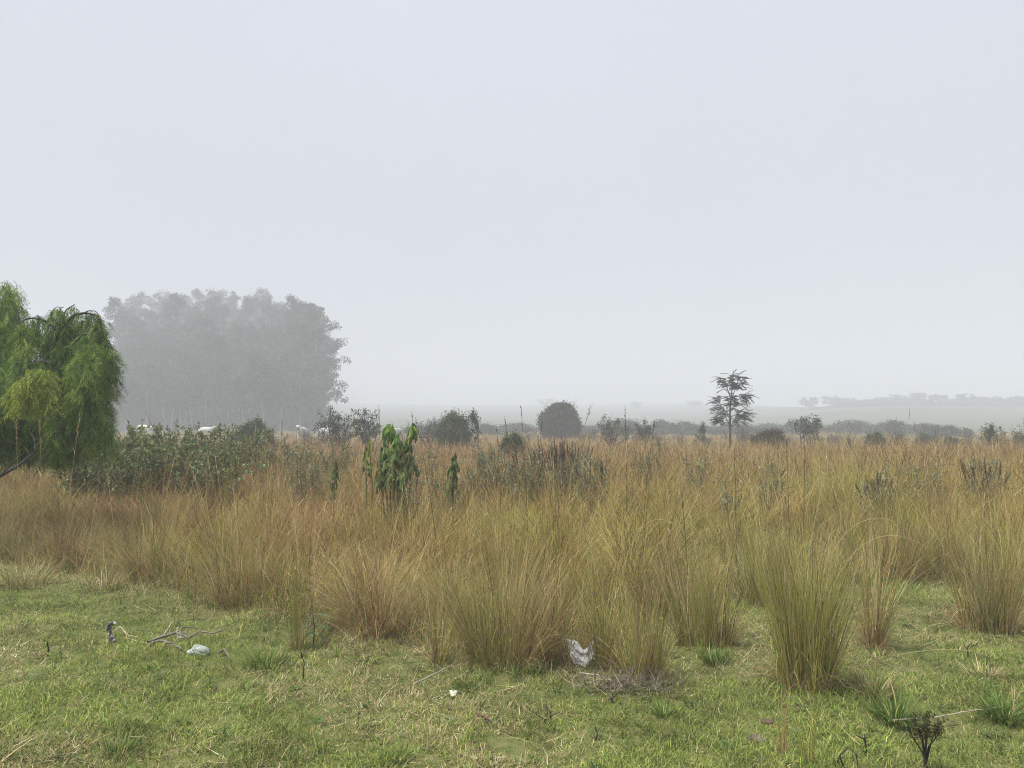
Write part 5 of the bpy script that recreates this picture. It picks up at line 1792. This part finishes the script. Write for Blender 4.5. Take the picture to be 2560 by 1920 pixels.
def build_sticks():
    def stick(pts, rad, label, colr, fork=None):
        Q = np.array([on_ground(x, y) + [0, 0, h] for x, y, h in pts])
        mb = MB()
        t = np.linspace(0, len(Q) - 1, len(Q) * 5); i = np.minimum(t.astype(int), len(Q) - 2); f = (t - i)[:, None]
        f = f * f * (3 - 2 * f) * 0.3 + f * 0.7
        S = Q[i] * (1 - f) + Q[i + 1] * f
        rg = np.random.RandomState(int(pts[0][0]))
        S = S + rg.normal(0, rad * 0.25, S.shape)
        tube(mb, S, rad * np.linspace(1, 0.45, len(S)) * (1 + rg.normal(0, 0.08, len(S))), 7, colr)
        for fk in (fork or []):
            F = np.array([on_ground(x, y) + [0, 0, h] for x, y, h in fk])
            tube(mb, F, np.linspace(rad * 0.6, rad * 0.25, len(F)), 6, colr)
        o = mb.build("dead_stick", M_BARK, origin=Q[0], smooth=True)
        tag(o, label, "stick", "dead sticks on the turf")
    grey = np.array([0.17, 0.14, 0.12]); pale = np.array([0.36, 0.31, 0.25])
    stick([(368, 1622, .03), (410, 1612, .05), (440, 1600, .06), (470, 1612, .05), (500, 1590, .06), (530, 1594, .05), (566, 1582, .05)], 0.010, "longest wavy dead stick of the pile left of the clear plastic", grey,
          [[(440, 1600, .06), (455, 1588, .08), (475, 1584, .08), (496, 1582, .06)]])
    stick([(372, 1624, .02), (400, 1620, .04), (430, 1622, .03), (458, 1630, .02)], 0.011, "thick short dead stick at the left end of the pile", grey)
    stick([(405, 1606, .03), (420, 1588, .07), (432, 1576, .11)], 0.006, "pale dead stick poking up out of the pile", pale)
    stick([(283, 1588, .05), (300, 1580, .07), (318, 1596, .04), (345, 1602, .03)], 0.005, "thin pale curved stick right of the charred piece", pale)
    stick([(545, 1636, .03), (560, 1632, .04), (576, 1646, .02)], 0.008, "short grey stick lying right of the clear plastic", grey)
    stick([(1035, 1700, .03), (1080, 1692, .05), (1130, 1684, .05)], 0.006, "straight straw-pale stick lying before the slim grass bunch", pale)
    stick([(1195, 1805, .03), (1212, 1812, .035), (1228, 1822, .03)], 0.008, "dark reddish bit of bark lying in the middle foreground", np.array([0.07, 0.035, 0.03]))
    stick([(2232, 1806, .05), (2330, 1801, .06), (2430, 1797, .06), (2505, 1790, .04)], 0.0045, "long straight straw lying across the turf behind the blackened seedling", pale)
    stick([(1450, 1700, .04), (1500, 1712, .05), (1545, 1735, .03)], 0.005, "pale bent straw in front of the low yellowish tussock", pale)
    # arching dry straws that bow out of the tussocks
    def arch(p0, p1, p2, Y0, label):
        a, b, c = at(*p0, Y0), at(*p1, Y0 - 0.1), at(*p2, Y0 - 0.2)
        t = np.linspace(0, 1, 14)[:, None]
        m = 2 * b - 0.5 * (a + c)
        Q = a * (1 - t) ** 2 + 2 * m * t * (1 - t) + c * t ** 2
        mb = MB(); tube(mb, Q, np.linspace(0.0028, 0.0014, 14), 5, np.array([0.46, 0.38, 0.19]))
        o = mb.build("arching_straw", M_DRY, origin=a)
        tag(o, label, "straw", "arching straws of the tussocks")
    arch((2020, 1560), (2110, 1340), (2240, 1305), 5.0, "bowed straw arching right from the largest tussock with drooping seed head")
    arch((2060, 1520), (2170, 1355), (2320, 1370), 5.1, "second bowed straw arching farther right from the largest tussock")
    arch((1772, 1600), (1775, 1440), (1850, 1425), 5.4, "pale bowed straw curving over the compact olive tussock")
    arch((1530, 1600), (1590, 1340), (1700, 1320), 5.2, "long bowed straw arching right from the loose bright green tussock")
    arch((2430, 1620), (2360, 1560), (2285, 1600), 5.6, "bowed straw reaching the turf left of the yellow and copper tussock")
    arch((2500, 1660), (2400, 1625), (2230, 1640), 5.2, "flattest bowed straw crossing the turf at right")


build_sticks()


def twig_plant(px, py, top, w, seed, label, colr, leafy=0, forks=5):
    rng = np.random.RandomState(seed)
    P = on_ground(px, py)
    k = P[1] / FPX
    H = (py - top) * k
    root = empty("seedling", P, label, "seedling")
    mb = MB(); tips = []
    if leafy:
        for i in range(7):
            a = rng.rand() * 6.28
            tip = np.array([math.cos(a) * w * k * 0.5 * rng.uniform(0.4, 1), math.sin(a) * w * k * 0.4, H * rng.uniform(0.7, 1.0)])
            knee = np.array([tip[0] * 0.22, tip[1] * 0.22, H * rng.uniform(0.28, 0.45)])
            Q = np.array([[rng.normal(0, 0.003), rng.normal(0, 0.003), -0.02], knee * [0.5, 0.5, 0.5] + rng.normal(0, 0.003, 3), knee, knee * 0.45 + tip * 0.55 + rng.normal(0, 0.006, 3), tip])
            tube(mb, Q, [0.0042, 0.0040, 0.0034, 0.0027, 0.0014], 6, colr)
            tips += [Q[-1], Q[-2], (Q[-1] + Q[-2]) / 2]
            for j in range(3):
                b = Q[3] * (1 - j / 3) + Q[4] * j / 3
                e = b + rng.normal(0, 1, 3) * [0.02, 0.02, 0.008] + [0, 0, 0.025]
                tube(mb, np.array([b, e]), [0.002, 0.0012], 4, colr); tips.append(e)
    else:
        Q = np.array([[0, 0, -0.02], [rng.normal(0, .004), 0, H * 0.3], [rng.normal(0, .008), 0, H * 0.6], [rng.normal(0, .014), 0, H]])
        tube(mb, Q, [0.0055, 0.005, 0.004, 0.002], 6, colr)
        for i in range(forks):
            f = rng.uniform(0.3, 0.9); b = Q[0] + (Q[-1] - Q[0]) * f
            e = b + np.array([rng.normal(0, 1) * w * k * 0.4, rng.normal(0, 0.02), H * rng.uniform(0.12, 0.35)])
            tube(mb, np.array([b, (b + e) / 2 + [0, 0, -0.006], e]), [0.0035, 0.003, 0.0015], 5, colr)
    mb.build("stem", M_BARK, root, smooth=True)
    if leafy:
        lb = MB(); T = np.array(tips); per = 16; n = len(T) * per
        leaves(lb, rng, np.repeat(T, per, 0) + rng.normal(0, 0.009, (n, 3)), rdir(rng, n) + [0, 0, 0.5], rng.uniform(0.010, 0.022, n), rng.uniform(0.005, 0.010, n), pick(rng, [(0.06, 0.08, 0.025), (0.10, 0.11, 0.04), (0.09, 0.05, 0.03)], [3, 1, 1], n, 0.2))
        lb.build("foliage", M_LEAF, root)


BLACK = np.array([0.028, 0.02, 0.018])
twig_plant(2314, 1908, 1775, 84, 1, "blackened branching seedling with tiny leaves in the right foreground", BLACK, 1)
twig_plant(1377, 1812, 1762, 44, 2, "small forked dead seedling in the middle of the turf", np.array([0.06, 0.04, 0.03]))
twig_plant(2162, 1860, 1812, 30, 3, "thin upright dead twig left of the blackened seedling", BLACK, 0, 3)
twig_plant(758, 1690, 1625, 22, 4, "short dark dead stem standing below the spiny weed", np.array([0.05, 0.035, 0.03]), 0, 3)
twig_plant(2420, 1640, 1605, 24, 5, "dead twig on the turf below the yellow and copper tussock", BLACK, 0, 3)
twig_plant(1530, 1768, 1745, 20, 6, "tiny dead twig behind the bare patch of litter", BLACK, 0, 3)
twig_plant(118, 1640, 1612, 20, 7, "tiny dark twig at far left of the turf", BLACK, 0, 3)


def bent_twig():
    Q = np.array([on_ground(2110, 1890) + [0, 0, 0], on_ground(2110, 1890) + [-0.02, 0, 0.06], on_ground(2110, 1890) + [0.02, 0, 0.10], on_ground(2110, 1890) + [0.06, 0.0, 0.07], on_ground(2145, 1885) + [0, 0, 0.0]])
    mb = MB(); tube(mb, Q, [0.004, 0.004, 0.0035, 0.003, 0.002], 6, BLACK)
    o = mb.build("bent_twig", M_BARK, origin=Q[0], smooth=True)
    tag(o, "black twig bent into a loop beside the blackened seedling", "twig")


bent_twig()


def jagged_weed(px, py, h, seed, label, n=9):
    rng = np.random.RandomState(seed)
    P = on_ground(px, py); k = P[1] / FPX; H = h * k
    root = empty("jagged_weed", P, label, "weed")
    sb = MB()
    tube(sb, np.array([[0, 0, -0.02], [0.01, 0, H * 0.5], [0.0, 0, H]]), [0.006, 0.005, 0.003], 6, np.array([0.07, 0.04, 0.03]))
    for i in range(n):
        f = 0.35 + 0.65 * i / (n - 1); a = i * 2.4
        p = np.array([0, 0, H * f]); Ln = H * rng.uniform(0.4, 0.6)
        d = np.array([math.cos(a), math.sin(a), 0.35])
        t = np.linspace(0, 1, 7)[:, None]
        Q = p + d * Ln * t + np.array([0, 0, -0.5]) * Ln * t ** 2
        lb = MB(); tube(lb, Q, np.linspace(0.002, 0.001, 7), 4, np.array([0.16, 0.2, 0.12]))
        T = nrm(np.gradient(Q, axis=0)); S = nrm(np.cross(T, [0, 0, 1.0]))
        c = pick(rng, [(0.09, 0.15, 0.06), (0.13, 0.19, 0.09)], [1, 1], 1)[0]
        for sg in (-1, 1):
            leaves(lb, rng, Q[1:], S[1:] * sg + T[1:] * 0.6, Ln * 0.34 * np.sin(np.linspace(0.6, 2.6, 6)), Ln * 0.17, np.tile(c, (6, 1)), roll=np.tile([0, 0, 1.0], (6, 1)))
        lb.build("leaf", M_LEAF, root)
    sb.build("stem", M_BARK, root)


jagged_weed(782, 1605, 78, 1, "jagged blue-green leaved weed beside the reed bunch")
jagged_weed(1488, 1850, 34, 2, "low blue-green weed in the middle right foreground", 6)


def small_bits():
    rng = np.random.RandomState(95)
    mb = MB(); P = on_ground(1653, 1552)
    lump(mb, rng, (0, 0, 0.055), (0.019, 0.019, 0.017), np.array([0.62, 0.55, 0.14]), 9, 0.12)
    tube(mb, np.array([[0, 0, -0.01], [0.002, 0, 0.045]]), [0.002, 0.002], 5, np.array([0.2, 0.2, 0.06]))
    o = mb.build("yellow_fruit", M_LEAF, smooth=True); o.location = tuple(P)
    tag(o, "small pale yellow fruit at the foot of the grass right of the low yellowish tussock", "fruit")
    for px, py, r, label in [(1893, 1838, 0.036, "grey-brown clod of earth in the right part of the turf"), (1918, 1800, 0.026, "dark red-brown clod of earth left of the orange dry stems")]:
        mb = MB(); P = on_ground(px, py)
        lump(mb, rng, (0, 0, r * 0.3), (r * 1.3, r, r * 0.42), np.array([0.125, 0.10, 0.07]) if px < 1900 else np.array([0.10, 0.065, 0.045]), 12, 0.45)
        o = mb.build("earth_clod", M_BARK); o.location = tuple(P)
        tag(o, label, "clod")
    # heap of dry grey litter before the low yellowish tussock
    mb = MB(); P = on_ground(1570, 1735); n = 900
    x = rng.normal(0, 0.16, n); y = rng.normal(0, 0.09, n)
    bp = np.stack([x, y, np.abs(rng.normal(0.0, 0.03, n))], -1)
    c = pick(rng, [(0.16, 0.13, 0.10), (0.22, 0.19, 0.15), (0.09, 0.07, 0.055), (0.3, 0.24, 0.14)], [3, 2, 2, 1], n, 0.2)
    blades(mb, rng, bp, rng.uniform(0.03, 0.13, n), rng.uniform(0.003, 0.007, n), rng.rand(n) * 6.28, rng.normal(1.2, 0.35, n), rng.normal(0.2, 0.5, n), 3, c, c, curl=rng.normal(0, 0.6, n))
    o = mb.build("plant_litter", M_DRY); o.location = tuple(P)
    tag(o, "heap of grey-brown withered plants in front of the low yellowish tussock", "plant litter", kind="stuff")


small_bits()


# ------------------------------------------------------------------ haze: the morning fog, one box of even air round everything
def build_haze():
    x0, x1, y0, y1, z0, z1 = -1020, 1020, -170, 1020, -2.0, 60.0
    V = [(x0, y0, z0), (x1, y0, z0), (x1, y1, z0), (x0, y1, z0), (x0, y0, z1), (x1, y0, z1), (x1, y1, z1), (x0, y1, z1)]
    F = [(3, 2, 1, 0), (4, 5, 6, 7), (0, 1, 5, 4), (1, 2, 6, 5), (2, 3, 7, 6), (3, 0, 4, 7)]
    me = bpy.data.meshes.new("haze")
    me.from_pydata(V, [], F)
    o = bpy.data.objects.new("haze", me)
    col.objects.link(o)
    m = bpy.data.materials.new("fog_air")
    m.use_nodes = True
    nt = m.node_tree
    nt.nodes.clear()
    out_ = nt.nodes.new("ShaderNodeOutputMaterial")
    v = nt.nodes.new("ShaderNodeVolumePrincipled")
    v.inputs["Color"].default_value = (0.81, 0.838, 0.898, 1)
    v.inputs["Density"].default_value = 0.0039
    v.inputs["Anisotropy"].default_value = 0.0
    nt.links.new(v.outputs[0], out_.inputs["Volume"])
    me.materials.append(m)
    tag(o, "pale morning fog over the whole pasture", "fog", kind="stuff")


build_haze()
